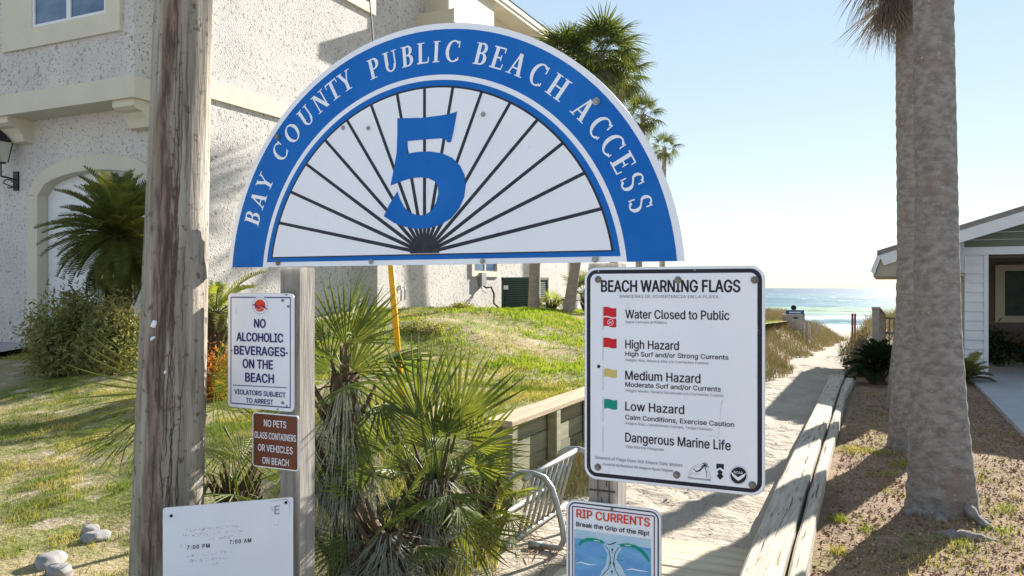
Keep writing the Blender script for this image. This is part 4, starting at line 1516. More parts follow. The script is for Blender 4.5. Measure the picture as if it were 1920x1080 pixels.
# gable boards
sl = .318
for i in range(12):
    z_ = 2.30 + i * .125
    xl = max(1.22, (z_ + .06 - 2.27) / sl + .12)
    xr = 9.5 - (z_ + .06 - 2.27) / sl
    if xr > xl:
        MB().add([(xl, YC - .01, z_), (xr, YC - .01, z_), (xr, YC + .01, z_ + .125), (xl, YC + .01, z_ + .125)], [(0, 1, 2, 3)]).build('gable_board', m_gable, cg)
# roof slab, rake boards, soffit
YO = 15.30
XR = 4.9
zr = lambda x: 2.27 + sl * (x + .04)
mb = MB()
mb.add([(-.10, YO, zr(-.10)), (XR, YO, zr(XR)), (XR, YCB, zr(XR)), (-.10, YCB, zr(-.10)), (-.10, YO, zr(-.10) - .09), (XR, YO, zr(XR) - .09), (XR, YCB, zr(XR) - .09), (-.10, YCB, zr(-.10) - .09)],
       [(0, 1, 2, 3), (4, 7, 6, 5), (0, 4, 5, 1), (0, 3, 7, 4), (3, 2, 6, 7)])
mb.add([(XR, YO, zr(XR)), (9.9, YO, 2.25), (9.9, YCB, 2.25), (XR, YCB, zr(XR)), (XR, YO, zr(XR) - .09), (9.9, YO, 2.16), (9.9, YCB, 2.16), (XR, YCB, zr(XR) - .09)],
       [(0, 1, 2, 3), (4, 7, 6, 5), (0, 4, 5, 1), (3, 2, 6, 7)])
mb.build('roof', m_shingle, cg)
mb = MB()
t_ = .20
zz = lambda x, d: zr(x) - .092 - d
mb.add([(-.06, YO + .002, zz(-.06, 0)), (XR, YO + .002, zz(XR, 0)), (XR, YO + .002, zz(XR, t_)), (.0, YO + .002, zz(.0, t_)),
        (-.06, YO + .04, zz(-.06, 0)), (XR, YO + .04, zz(XR, 0)), (XR, YO + .04, zz(XR, t_)), (.0, YO + .04, zz(.0, t_))],
       [(3, 2, 1, 0), (4, 5, 6, 7), (2, 3, 7, 6), (0, 4, 7, 3)])
mb.build('rake_board', m_lap, cg)
# slanting gutter / cut rafter tail at the eave
mb = MB()
mb.add([(-.10, YO, 2.17), (-.02, YO, 2.20), (-.14, YO, 1.84), (-.20, YO, 1.90), (-.10, YCB, 2.17), (-.02, YCB, 2.20), (-.14, YCB, 1.84), (-.20, YCB, 1.90)],
       [(0, 1, 2, 3), (4, 7, 6, 5), (0, 3, 7, 4), (1, 5, 6, 2), (3, 2, 6, 7)])
mb.build('eave_fascia', m_lap, cg)
MB().box(-.16, 1.25, YO + .05, YCB, 1.80, 1.835).build('soffit', m_soffit, cg)
mb = MB()
mb.add([(-.02, YO + .045, 2.14), (1.14, YO + .045, 2.44), (1.14, YO + .045, 1.835), (-.12, YO + .045, 1.835)], [(3, 2, 1, 0)])
mb.build('eave_end_board', m_soffit, cg)
# porch recess
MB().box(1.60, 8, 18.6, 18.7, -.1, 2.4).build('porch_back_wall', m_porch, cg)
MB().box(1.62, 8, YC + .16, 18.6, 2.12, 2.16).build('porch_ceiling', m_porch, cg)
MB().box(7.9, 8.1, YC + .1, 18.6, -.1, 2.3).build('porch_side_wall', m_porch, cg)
wx0 = 18.58
a0, zt = on_plane(1866, 497, (0, wx0), (1, 0))
_, zb_ = on_plane(1866, 604, (0, wx0), (1, 0))
o = MB()
for x0_, x1_, z0_, z1_ in ((a0, a0 + .16, zb_, zt), (a0 + .16, a0 + 2.3, zb_, zb_ + .13), (a0 + .16, a0 + 2.3, zt - .12, zt), (a0 + .62, a0 + .78, zb_ + .13, zt - .12), (a0 + 2.3, a0 + 2.45, zb_, zt)):
    o.box(x0_, x1_, wx0 - .06, wx0, z0_, z1_)
w_o = o.build('window', m_wframe, cg)
MB().box(a0 + .16, a0 + 2.3, wx0 - .03, wx0 - .02, zb_ + .13, zt - .12).build('pane', m_glass2, w_o)
br_ = MB()
m_brick = mat('brick', (.13, .05, .035), (.18, .075, .05), 9, rough=.95, rand=.3)
bm0 = None
for r_ in range(7):
    for c_ in range(16):
        if bm0 is None:
            bm0 = MB().box(0, .205, -.04, .0, 0, .062).build('brick', m_brick, cg)
            b_ = bm0
        else:
            b_ = bm0.copy()
            COL.objects.link(b_)
            b_.parent = cg
        b_.location = (1.62 + c_ * .215 + (r_ % 2) * .107, 18.60 - .004, .08 + r_ * .072)

# ------------------------------------------------------------------ vegetation builders
def fan_frond(n, Lp, Rb, droop, seed, spread=115, wide=1.0, m=m_frond, bend=.3, ragged=0.0, tip=.35):
    """fan palm leaf with its stalk, base at the origin, growing along +X"""
    r = random.Random(seed)
    mb = MB()
    mb.tube([(0, 0, 0), (Lp * .5, 0, .04 * Lp), (Lp, 0, 0)], [.009, .007, .005], 5, False)
    nst = len(mb.f)
    for i in range(n):
        a = math.radians(-spread + 2 * spread * (i + .5) / n + r.uniform(-1.5, 1.5))
        L = Rb * (.72 + .30 * math.cos(a * .8)) * r.uniform(.9, 1.08)
        if r.random() < ragged:
            L *= r.uniform(.5, .8)
        da = math.radians(2 * spread / n) * wide
        v = []
        dr = droop * r.uniform(.7, 1.4)
        curl = r.uniform(-.10, .10)
        for t in (.04, .3, .55, .8, 1.0):
            rr = L * t
            w = rr * da * .5 if t < .42 else L * .42 * da * .5 * (1 - (t - .42) / .60) + .0004
            w = max(w, .0005)
            ang = a + curl * t * t
            x = Lp + rr * math.cos(ang) * (1 - .10 * dr * t)
            y = rr * math.sin(ang)
            z = -dr * Rb * (t ** 2.4) * tip * 2 - bend * abs(math.sin(a)) * rr * .45
            sx, sy = -math.sin(ang), math.cos(ang)
            v += [(x + sx * w, y + sy * w, z + w * .35), (x, y, z - w * .35), (x - sx * w, y - sy * w, z + w * .35)]
        f = []
        for k in range(4):
            b = k * 3
            f += [(b, b + 1, b + 4, b + 3), (b + 1, b + 2, b + 5, b + 4)]
        mb.add(v, f)
    me = bpy.data.meshes.new('frond')
    me.from_pydata(mb.v, [], mb.f)
    me.update()
    me.materials.append(m)
    return me


def feather_frond(n, L, seed, arch_=.5, ll=.16, m=m_sago, v_=.5, wid=.009):
    r = random.Random(seed)
    mb = MB()
    pts = []
    for i in range(9):
        t = i / 8
        pts.append(Vector((L * t * (1 - .12 * t), 0, L * (arch_ * t - arch_ * 1.25 * t * t))))
    mb.tube(pts, [.008 - .0007 * i for i in range(9)], 4, False)
    for i in range(n):
        t = .12 + .88 * i / n
        k = t * 8
        j = min(7, int(k))
        p = pts[j].lerp(pts[j + 1], k - j)
        for s in (-1, 1):
            l_ = ll * (math.sin(math.pi * min(1, t * .93 + .05)) ** .55) * r.uniform(.85, 1.1)
            d = Vector((.55, s * 1.0, v_ + r.uniform(-.1, .1))).normalized()
            q1 = p + d * l_ * .5
            q2 = p + d * l_ + Vector((.01, 0, -.25 * l_))
            w = Vector((wid, 0, 0))
            mb.add([p - w * .5, p + w * .5, q1 + w * .6, q1 - w * .6, q2], [(0, 1, 2, 3), (3, 2, 4)])
    me = bpy.data.meshes.new('frond')
    me.from_pydata(mb.v, [], mb.f)
    me.update()
    me.materials.append(m)
    return me


def place_frond(me, root, loc, az, el, roll=0, scale=1, name='frond'):
    o = bpy.data.objects.new(name, me)
    COL.objects.link(o)
    o.parent = root
    o.location = loc
    o.rotation_mode = 'XYZ'
    m_ = Matrix.Rotation(az, 4, 'Z') @ Matrix.Rotation(-el, 4, 'Y') @ Matrix.Rotation(roll, 4, 'X')
    o.rotation_euler = m_.to_euler('XYZ')
    o.scale = (scale,) * 3
    return o


live = [fan_frond(24, .42, .46, .35, i, 118, .9) for i in range(5)]
live_stiff = [fan_frond(17, .34, .50, .22, 20 + i, 80, .85, bend=.15) for i in range(4)]
live_thin = [fan_frond(20, .34, .52, .25, 150 + i, 80, .5, bend=.15) for i in range(4)]
live_y = [fan_frond(22, .34, .38, .3, 40 + i, 110, .8, m_frond_y) for i in range(3)]
deadm = [fan_frond(20, .34, .46, .35, 60 + i, 60, .5, m_dead, .6, .5, .4) for i in range(4)]


def fibre_trunk(root, h, r0, r1, m=m_fibre, lean=(0, 0), boots=30, seed=1):
    r = random.Random(seed)
    mb = MB()
    n, rows = 16, 14
    for i in range(rows + 1):
        t = i / rows
        for k in range(n):
            a = 2 * math.pi * k / n
            rr = (r0 + (r1 - r0) * t) * (1 + .18 * r.uniform(-1, 1))
            mb.v.append((lean[0] * t + rr * math.cos(a), lean[1] * t + rr * math.sin(a), -.1 + (h + .1) * t))
    for i in range(rows):
        for k in range(n):
            a, b = i * n + k, i * n + (k + 1) % n
            mb.f.append((a, b, b + n, a + n))
    for i in range(boots):
        t = r.uniform(.05, 1)
        a = r.uniform(0, 6.28)
        rr = (r0 + (r1 - r0) * t)
        c = Vector((lean[0] * t, lean[1] * t, h * t))
        d = Vector((math.cos(a), math.sin(a), 0))
        mb.tube([c + d * rr * .8, c + d * (rr + .05) + Vector((0, 0, .08)), c + d * (rr + .11) + Vector((0, 0, .2))], [.022, .016, .007], 5)
    return mb.build('trunk', m, root)


def hanging(root, c, r_, zlo, zhi, n, m, seed, name='dead_strands', wid=.0028, out=.16):
    """dry strands and leaf ribs that hang round a trunk"""
    rg = np.random.default_rng(seed)
    a = rg.uniform(0, 2 * np.pi, n)
    rr = r_ * rg.uniform(.6, 1.0, n)
    z0 = rg.uniform(zlo + (zhi - zlo) * .35, zhi, n)
    L = rg.uniform(.25, 1.0, n) * (z0 - zlo)
    P = []
    da = rg.normal(0, .25, n)
    for t in (0, .35, .7, 1.0):
        rad = rr + out * np.sin(t * 1.7) * rg.uniform(.4, 1.3, n)
        aa = a + da * t
        x = c[0] + rad * np.cos(aa)
        y = c[1] + rad * np.sin(aa)
        z = z0 - L * t + .05 * t
        w = wid * (1.2 - t)
        tx, ty = -np.sin(aa) * w, np.cos(aa) * w
        P += [np.stack([x + tx, y + ty, z], -1), np.stack([x - tx, y - ty, z], -1)]
    V = np.stack(P, 1).reshape(-1, 3)
    return np_mesh(name, V, 8, m, [(0, 1, 3, 2), (2, 3, 5, 4), (4, 5, 7, 6)], root)


def palmetto(label, pos, h, nlive, ndead, seed, meshes, sc_=1.0, r0=.09, elr=(-.15, 1.25), name='palmetto', trunk=True, azr=(0, 6.283), group=None, strands=260):
    r = random.Random(seed)
    root = thing(name, label, 'palm', pos, 0, group)
    if trunk:
        fibre_trunk(root, h, r0 * 1.1, r0, seed=seed)
    for i in range(nlive):
        az = azr[0] + (azr[1] - azr[0]) * ((i * .618) % 1) + r.uniform(-.2, .2)
        t = (i + .5) / nlive
        el = elr[0] + (elr[1] - elr[0]) * t + r.uniform(-.15, .15)
        place_frond(r.choice(meshes), root, (r.uniform(-.03, .03), r.uniform(-.03, .03), h - .06 + .08 * t), az, el, r.uniform(-.5, .5), sc_ * r.uniform(.82, 1.12))
    for i in range(ndead):
        az = r.uniform(0, 6.283)
        place_frond(r.choice(deadm), root, (.05 * math.cos(az), .05 * math.sin(az), h * r.uniform(.75, 1.0)), az, r.uniform(-1.45, -.75), r.uniform(-.6, .6), sc_ * r.uniform(.7, 1.1), 'dead_frond')
    if strands:
        hanging(root, (0, 0), r0 * 1.5, .02, h, strands, m_dead, seed + 3)
    return root


def gl(x, y):
    return float(g_lawn(x, y)) if x < WALLX else float(g_base(x, y))


def spot(px, D):
    p = at(px, 540, D)
    return p.x, p.y


# ------------------------------------------------------------------ saw palmettos behind the signs
x, y = spot(648, 4.1)
palmetto('tall shaggy fan palm just right of the left timber post', (x, y, gl(x, y)), 1.16, 11, 16, 3, live_stiff, .62, .07, (-.5, 1.45), strands=420)
x, y = spot(815, 4.25)
palmetto('bushy fan palm with upright leaves below the middle of the half round sign', (x, y, gl(x, y)), .60, 14, 18, 7, live_stiff, .68, .07, (-.4, 1.5), strands=420)
x, y = spot(330, 4.35)
palmetto('low fan palm spreading long leaves either side of the utility pole', (x, y, gl(x, y)), .80, 4, 2, 12, live_thin, .7, .05, (-.3, .5), strands=60)
x, y = spot(905, 4.7)
palmetto('small yellow green fan palm at the near end of the retaining wall', (x, y, gl(x, y)), .36, 13, 4, 17, live_y, .52, .04, (-.3, 1.3), strands=120)
x, y = spot(725, 3.9)
palmetto('dry grey fan palm stump between the two taller fan palms', (x, y, gl(x, y)), .42, 6, 12, 23, live_stiff, .6, .05, (-.3, 1.1), strands=420)
x, y = spot(440, 4.6)
palmetto('fan palm with drooping leaves behind the small brown sign', (x, y, gl(x, y)), .40, 11, 3, 29, live_thin, .72, .04, (-.2, 1.0), strands=30)

cam_right = Vector((ct, st, 0))
lp = bpy.data.objects['palmetto.002']


def facing_frond(me, px, py, D, ang, tilt, root, sc_=1):
    """a leaf whose blade stands upright, turned to the road; ang = growing direction in degrees from the right"""
    a = math.radians(ang)
    X = (cam_right * math.cos(a) + Vector((0, 0, math.sin(a)))).normalized()
    n_ = Vector((-st * -1, ct * -1, 0)) + cam_right * tilt
    Y = n_.cross(X).normalized()
    Z = X.cross(Y)
    m_ = Matrix((X, Y, Z)).transposed()
    o = bpy.data.objects.new('frond', me)
    COL.objects.link(o)
    o.parent = root
    o.location = at(px, py, D) - Vector(root.location)
    o.rotation_euler = m_.to_euler()
    o.scale = (sc_,) * 3


m_olive = mat('olive_palmetto', (.06, .085, .025), (.12, .14, .045), 5, rough=.6, transl=.18)  # darker olive leaf with less translucency
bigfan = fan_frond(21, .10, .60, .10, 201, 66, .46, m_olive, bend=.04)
bigfan2 = fan_frond(20, .12, .52, .45, 202, 78, .42, bend=.1)
bigfan3 = fan_frond(16, .10, .50, .3, 203, 60, .40, bend=.1)
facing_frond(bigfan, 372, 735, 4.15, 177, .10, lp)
facing_frond(bigfan2, 372, 690, 4.1, -28, -.3, lp, .86)
facing_frond(bigfan3, 365, 740, 4.2, 25, -.2, lp, .9)
facing_frond(bigfan2, 420, 800, 4.3, -62, .2, lp, .75)

pa, pb_ = bpy.data.objects['palmetto'], bpy.data.objects['palmetto.001']
up1 = fan_frond(15, .16, .46, .16, 211, 50, 1.0, bend=.08)
up2 = fan_frond(16, .14, .46, .30, 212, 62, .95, bend=.1)
up3 = fan_frond(17, .12, .42, .25, 213, 75, .8, m_frond_y, bend=.1)
for me, px, py, D, ang, tl, rt_, k in ((up1, 640, 700, 4.0, 78, .3, pa, .8), (up2, 640, 720, 4.05, 52, -.2, pa, .6), (up2, 640, 720, 4.1, 128, .2, pa, .7),
                                       (up1, 800, 850, 4.05, 100, .3, pb_, 1), (up1, 845, 850, 4.2, 75, -.2, pb_, .95), (up2, 760, 870, 4.0, 140, .1, pb_, .85),
                                       (up3, 865, 860, 4.3, 40, -.1, pb_, .8), (up2, 740, 900, 3.9, 165, .3, pb_, .7), (up3, 850, 960, 4.1, -50, .1, pb_, .8)):
    facing_frond(me, px, py, D, ang, tl, rt_, k)

# fine grass round their feet
def blades(name, x, y, z, h, w, lean, m, seed, curve=.4, **tags):
    rg = np.random.default_rng(seed)
    n = len(x)
    a = rg.uniform(0, 2 * np.pi, n)
    la = rg.uniform(0, 2 * np.pi, n)
    l = lean * rg.uniform(.1, 1, n) * h
    dx, dy = np.cos(la) * l, np.sin(la) * l
    wx, wy = np.cos(a) * w / 2, np.sin(a) * w / 2
    V = np.stack([np.stack([x - wx, y - wy, z - .01], -1), np.stack([x + wx, y + wy, z - .01], -1),
                  np.stack([x + wx * .7 + dx * curve, y + wy * .7 + dy * curve, z + h * .6], -1), np.stack([x - wx * .7 + dx * curve, y - wy * .7 + dy * curve, z + h * .6], -1),
                  np.stack([x + dx, y + dy, z + h * .98], -1), np.stack([x + dx + .0006, y + dy, z + h * .98], -1)], 1).reshape(-1, 3)
    return np_mesh(name, V, 6, m, [(0, 1, 2, 3), (3, 2, 4, 5)], None, kind='stuff', **tags)


def scatter(n, x0, x1, y0, y1, seed, dens=None, powy=1.0):
    rg = np.random.default_rng(seed)
    x = rg.uniform(x0, x1, n)
    y = y0 + (y1 - y0) * rg.uniform(0, 1, n) ** powy
    if dens is not None:
        k = rg.uniform(0, 1, n) < dens(x, y)
        x, y = x[k], y[k]
    return x, y


def vnoise(x, y, seed=0):
    xi, yi = np.floor(x).astype(np.int64), np.floor(y).astype(np.int64)
    fx, fy = x - xi, y - yi
    fx, fy = fx * fx * (3 - 2 * fx), fy * fy * (3 - 2 * fy)

    def h(a, b):
        n = (a * 374761393 + b * 668265263 + seed * 1442695041) & 0xffffffff
        n = ((n ^ (n >> 13)) * 1274126177) & 0xffffffff
        return ((n ^ (n >> 16)) & 0xffff) / 65535.0
    return (h(xi, yi) * (1 - fx) + h(xi + 1, yi) * fx) * (1 - fy) + (h(xi, yi + 1) * (1 - fx) + h(xi + 1, yi + 1) * fx) * fy


def patch(x, y, s=1.0, ph=0):
    k = int(ph * 7)
    v = .45 * vnoise(x * 1.3 * s, y * 1.3 * s, k) + .3 * vnoise(x * 3.7 * s, y * 3.7 * s, k + 1) + .25 * vnoise(x * 9.5 * s, y * 9.5 * s, k + 2)
    return np.clip((v - .5) * 2.6 + .5, 0, 1)


# lawn
x, y = scatter(260000, -9.5, -2.62, 2.3, 8.0, 1, lambda x, y: np.clip(2.0 * patch(x, y, 1.9) - .42, .05, 1) * npsmooth(2.2, 3.6, y + .5 * vnoise(x * 2, y * 2, 5)) * (x > -1.6 * y - .6))
blades('lawn_grass', x, y, g_lawn(x, y), .014 + .030 * np.random.default_rng(2).uniform(0, 1, len(x)) * np.clip(patch(x, y) + .4, .5, 1.3), .0045, .9, m_grass, 3)
x, y = scatter(170000, -14.5, -2.62, 7.5, 24, 4, lambda x, y: np.clip(.1 + 1.1 * patch(x, y, 1.1, 1), .1, 1) * ((x > -9.0) | (y < 8.2)) * (x > -1.62 * y), 1.3)
x_, y_ = x, y
blades('lawn_grass', x, y, g_lawn(x, y), .02 + .035 * np.random.default_rng(5).uniform(0, 1, len(x)), .010, .9, m_grass, 6)
x, y = scatter(60000, -9.0, -2.7, 7.5, 20, 7, lambda x, y: np.clip(2.5 * (patch(x, y, .9, 2) - .5), 0, 1))
blades('lawn_grass', x, y, g_lawn(x, y), .03 + .05 * np.random.default_rng(8).uniform(0, 1, len(x)), .014, .8, m_grassg, 9)
# taller grass at the foot of the palms
x, y = scatter(16000, -3.5, -1.9, 3.2, 5.2, 10, lambda x, y: np.clip(patch(x, y, 2), .1, 1) * (x < -.45 * y - .15))
zz_ = np.where(x < WALLX, g_lawn(x, y), g_base(x, y))
blades('undergrowth_grass', x, y, zz_, .06 + .20 * np.random.default_rng(11).uniform(0, 1, len(x)) ** 2, .005, .9, m_grass, 12)
# dune grass both sides of the path
x, y = scatter(52000, -5.2, -1.15, 12.0, 44, 13, lambda x, y: np.clip(.3 + 1.2 * patch(x, y, .8, 1), 0, 1) * (x < -1.7 + .16 * np.sin(y * 1.3)), 1.4)
blades('dune_grass', x, y, g_base(x, y), .12 + .26 * np.random.default_rng(14).uniform(0, 1, len(x)) * npsmooth(-1.5, -2.3, x), .012, 1.0, m_straw, 15)
x, y = scatter(16000, -2.5, -1.72, 5.6, 13, 16, lambda x, y: np.clip(.15 + 1.2 * patch(x, y, 1.4, 3), 0, 1) * npsmooth(-1.75, -2.15, x))
blades('dune_grass', x, y, g_base(x, y), .08 + .24 * np.random.default_rng(17).uniform(0, 1, len(x)) * npsmooth(-1.8, -2.3, x), .006, 1.1, m_straw, 18)
x, y = scatter(46000, -1.1, 9, 16.0, 46, 19, lambda x, y: np.clip(.3 + 1.2 * patch(x, y, .8, 4), 0, 1) * (x > -.85 + .16 * np.sin(y * 1.1) + .7 * npsmooth(19, 16.5, y)) * ((y > 21.6) | (x < .9)), 1.2)
blades('dune_grass', x, y, g_base(x, y), .15 + .38 * np.random.default_rng(20).uniform(0, 1, len(x)), .013, 1.0, m_straw, 21)
# yard: leaf litter and a few green tufts
x, y = scatter(60000, -.36, 4.5, 2.6, 13, 22, lambda x, y: np.clip(.4 + .8 * patch(x, y, 1.7, 5), .15, 1) * (x < 1.28), 1.4)
rg = np.random.default_rng(23)
n = len(x)
a = rg.uniform(0, 6.283, n)
L_ = rg.uniform(.006, .020, n)
W_ = rg.uniform(.002, .007, n)
z = g_yard(x, y) + rg.uniform(.002, .012, n)
ca, sa = np.cos(a), np.sin(a)
ti, tj = rg.normal(0, .006, n), rg.normal(0, .006, n)
V = np.stack([np.stack([x - ca * L_, y - sa * L_, z - ti], -1), np.stack([x + sa * W_, y - ca * W_, z - tj], -1),
              np.stack([x + ca * L_, y + sa * L_, z + ti], -1), np.stack([x - sa * W_, y + ca * W_, z + tj], -1)], 1).reshape(-1, 3)
np_mesh('leaf_litter', V, 4, m_litter, [(0, 1, 2, 3)], None, kind='stuff')
mb = MB()
for i in range(420):
    x0_, y0_ = R.uniform(-.3, 2.4), R.uniform(2.9, 9.5)
    if x0_ > 1.25:
        continue
    z_ = float(g_yard(x0_, y0_)) + .008
    s_, a_ = R.uniform(.015, .045), R.uniform(0, 6.28)
    c_, d_ = math.cos(a_), math.sin(a_)
    w_ = s_ * R.uniform(.15, .4)
    lift = R.uniform(0, .02)
    mb.add([(x0_ - c_ * s_, y0_ - d_ * s_, z_), (x0_ + d_ * w_, y0_ - c_ * w_, z_ + lift * .5), (x0_ + c_ * s_, y0_ + d_ * s_, z_ + lift), (x0_ - d_ * w_, y0_ + c_ * w_, z_ + .004)], [(0, 1, 2, 3)])
mb.build('fallen_leaves', m_skirt, None, kind='stuff')
tx, ty = [], []
for px, py, nn, sp in ((1600, 847, 260, .10), (1640, 850, 260, .10), (1690, 872, 260, .05), (1660, 890, 90, .06), (1573, 975, 120, .035), (1625, 1000, 60, .03), (1570, 1038, 120, .035), (1800, 1025, 120, .06), (1880, 1000, 60, .05), (1835, 900, 60, .05), (1885, 957, 60, .04), (1680, 922, 50, .05), (1770, 1055, 160, .2), (1700, 1060, 160, .2)):
    D = (EYE - .05) * F / (py - 540)
    X_, Y_ = spot(px, D)
    tx += list(rg.normal(X_, sp, nn))
    ty += list(rg.normal(Y_, sp, nn))
tx, ty = np.array(tx), np.array(ty)
blades('grass_tufts', tx, ty, g_yard(tx, ty), .012 + .05 * rg.uniform(0, 1, len(tx)), .005, 1.1, m_grass, 24)
x, y = scatter(16000, -.27, 1.3, 3.0, 13, 25, lambda x, y: np.clip(2.0 * (patch(x, y, 1.1, 2) - .5), 0, 1))
blades('yard_grass', x, y, g_yard(x, y), .012 + .03 * np.random.default_rng(26).uniform(0, 1, len(x)), .004, .9, m_grass, 27)

# twigs and dry stalks near the rack
mb = MB()
for i in range(90):
    x0_, y0_ = R.uniform(-2.35, -1.55), R.uniform(4.0, 5.7)
    a = R.uniform(0, 6.28)
    L_ = R.uniform(.05, .28)
    z_ = float(g_base(x0_, y0_))
    mb.tube([(x0_, y0_, z_ + .006), (x0_ + L_ * .5 * math.cos(a), y0_ + L_ * .5 * math.sin(a), z_ + R.uniform(.01, .04)), (x0_ + L_ * math.cos(a + .2), y0_ + L_ * math.sin(a + .2), z_ + .01)], .003, 4, False)
mb.build('dry_twigs', m_twig, None, kind='stuff')
mb = MB()
for i in range(420):
    t = R.random()
    if t < .5:
        x0_, y0_ = R.uniform(-1.75, -1.0), R.uniform(4.9, 6.8)
    else:
        x0_, y0_ = R.uniform(-1.9, -.8), R.uniform(5, 14)
    z_ = float(g_base(x0_, y0_)) + .003
    s_ = R.uniform(.004, .014)
    a = R.uniform(0, 6.28)
    mb.add([(x0_ + s_ * math.cos(a + k * 1.57) * (1 if k % 2 else .5), y0_ + s_ * math.sin(a + k * 1.57), z_ + R.uniform(0, .006)) for k in range(4)], [(0, 1, 2, 3)])
mb.build('sand_debris', m_twig, None, kind='stuff')


# ------------------------------------------------------------------ leafy shrubs
def shrub(name, label, pos, rx, ry, rz_, n, m, seed, ls=.05, bloom=0, stems=7, cat='shrub', group=None):
    root = thing(name, label, cat, pos, 0, group)
    rg = np.random.default_rng(seed)
    nc = 26
    cc = rg.normal(0, 1, (nc, 3))
    cc /= np.linalg.norm(cc, axis=1)[:, None]
    cc *= rg.uniform(.35, .85, nc)[:, None]
    cc[:, 2] = np.abs(cc[:, 2]) * .9 + .05
    i = rg.integers(0, nc, n)
    p = cc[i] + rg.normal(0, .16, (n, 3))
    p[:, 2] = np.maximum(p[:, 2], .02)
    p = p * np.array([rx, ry, rz_])

    def leafset(p, ls, m, name):
        k = len(p)
        d = rg.normal(0, 1, (k, 3))
        d[:, 2] += .3
        d /= np.linalg.norm(d, axis=1)[:, None]
        e = np.cross(d, rg.normal(0, 1, (k, 3)))
        e /= np.linalg.norm(e, axis=1)[:, None]
        s = ls * rg.uniform(.6, 1.3, k)[:, None]
        V = np.stack([p - d * s, p + e * s * .32, p + d * s, p - e * s * .32], 1).reshape(-1, 3)
        return np_mesh(name, V, 4, m, [(0, 1, 2, 3)], root)
    leafset(p, ls, m, 'foliage')
    if bloom:
        q_ = cc[rg.integers(0, nc, bloom)] * 1.12 * np.array([rx, ry, rz_]) + rg.normal(0, .04, (bloom, 3))
        leafset(q_, ls * .5, m_bloom, 'blossom')
    mb = MB()
    r = random.Random(seed)
    for k in range(stems):
        c = cc[k] * np.array([rx, ry, rz_]) * .8
        mb.tube([(r.uniform(-.05, .05), r.uniform(-.05, .05), -.08), (c[0] * .5, c[1] * .5, c[2] * .6), tuple(c)], [.014, .010, .005], 5)
    mb.build('stems', m_twig, root)
    return root


def sago(name, label, pos, h, n, L, seed, m=m_sago, elr=(-.3, 1.4), r0=.14, cat='palm', ll=.16, dead=0, wid=.009):
    root = thing(name, label, cat, pos)
    r = random.Random(seed)
    ms = [feather_frond(30, L, seed + i, .35, ll, m, wid=wid) for i in range(3)]
    fibre_trunk(root, h, r0, r0 * .9, seed=seed, boots=24)
    for i in range(n):
        t = (i + .5) / n
        place_frond(r.choice(ms), root, (0, 0, h - .04), i * 2.4 + r.uniform(-.2, .2), elr[0] + (elr[1] - elr[0]) * t ** 1.1, r.uniform(-.3, .3), r.uniform(.8, 1.1))
    for i in range(dead):
        place_frond(r.choice(ms), root, (0, 0, h - .1), r.uniform(0, 6.28), r.uniform(-1.3, -.8), 0, r.uniform(.7, .9), 'dead_frond')
    return root


x, y = spot(222, 11.2)
sago('sago_palm', 'dark green feathery sago palm in front of the white garage door', (x, y - .0, gl(x, y) - .02), 1.78, 120, 1.12, 31, r0=.19, dead=34, wid=.024, elr=(-.7, 1.45), ll=.19)
x, y = spot(125, 10.9)
shrub('flowering_shrub', 'rounded shrub with pale blossoms below the garage arch', (x, y, gl(x, y) - .02),   .76, .6, 1.15, 12000, m_leaf, 33, .042, 1500)
x, y = spot(218, 10.5)
shrub('green_shrub', 'yellowish shrub at the foot of the sago palm by the garage', (x, y, gl(x, y) - .02), .5, .45, 1.05, 7000, m_leaf, 35, .042, 500)
x, y = spot(405, 9.2)
sago('sago_palm', 'rusty centred sago palm showing between the utility pole and the left signs', (x, y, gl(x, y)), .85, 26, .85, 37, m_frond_y, (-.4, .9), .13, dead=4, wid=.014)
x, y = spot(398, 8.6)
shrub('russet_shrub', 'low russet shrub between the utility pole and the no alcohol sign', (x, y, gl(x, y)), .4, .4, .6, 2600, m_redleaf, 39, .035)

# small palms by the far house corner
x, y = spot(1036, 18.9)
palmetto('small bright fan palm between the two slim trunks near the house', (x, y, gl(x, y)), .10, 12, 0, 41, live_y, .68, .05, (.1, 1.3), name='small_palm', strands=0)
x, y = spot(1100, 18.6)
palmetto('small fan palm at the right edge of the lawn beside the flags sign', (x, y, gl(x, y)), .35, 16, 0, 43, live, .95, .05, (.0, 1.3), name='small_palm', strands=0)
# low weeds on the lawn
for (px, D, lab, sd_) in ((795, 12.2, 'dark green weed clump on the lawn right of the yellow guard', 51), (860, 16.0, 'low green weed patch close to the stucco wall', 52)):
    x, y = spot(px, D)
    shrub('weed_clump', lab, (x, y, gl(x, y) - .03), .55, .35, .16, 2200, m_leaf, sd_, .03, cat='plant')


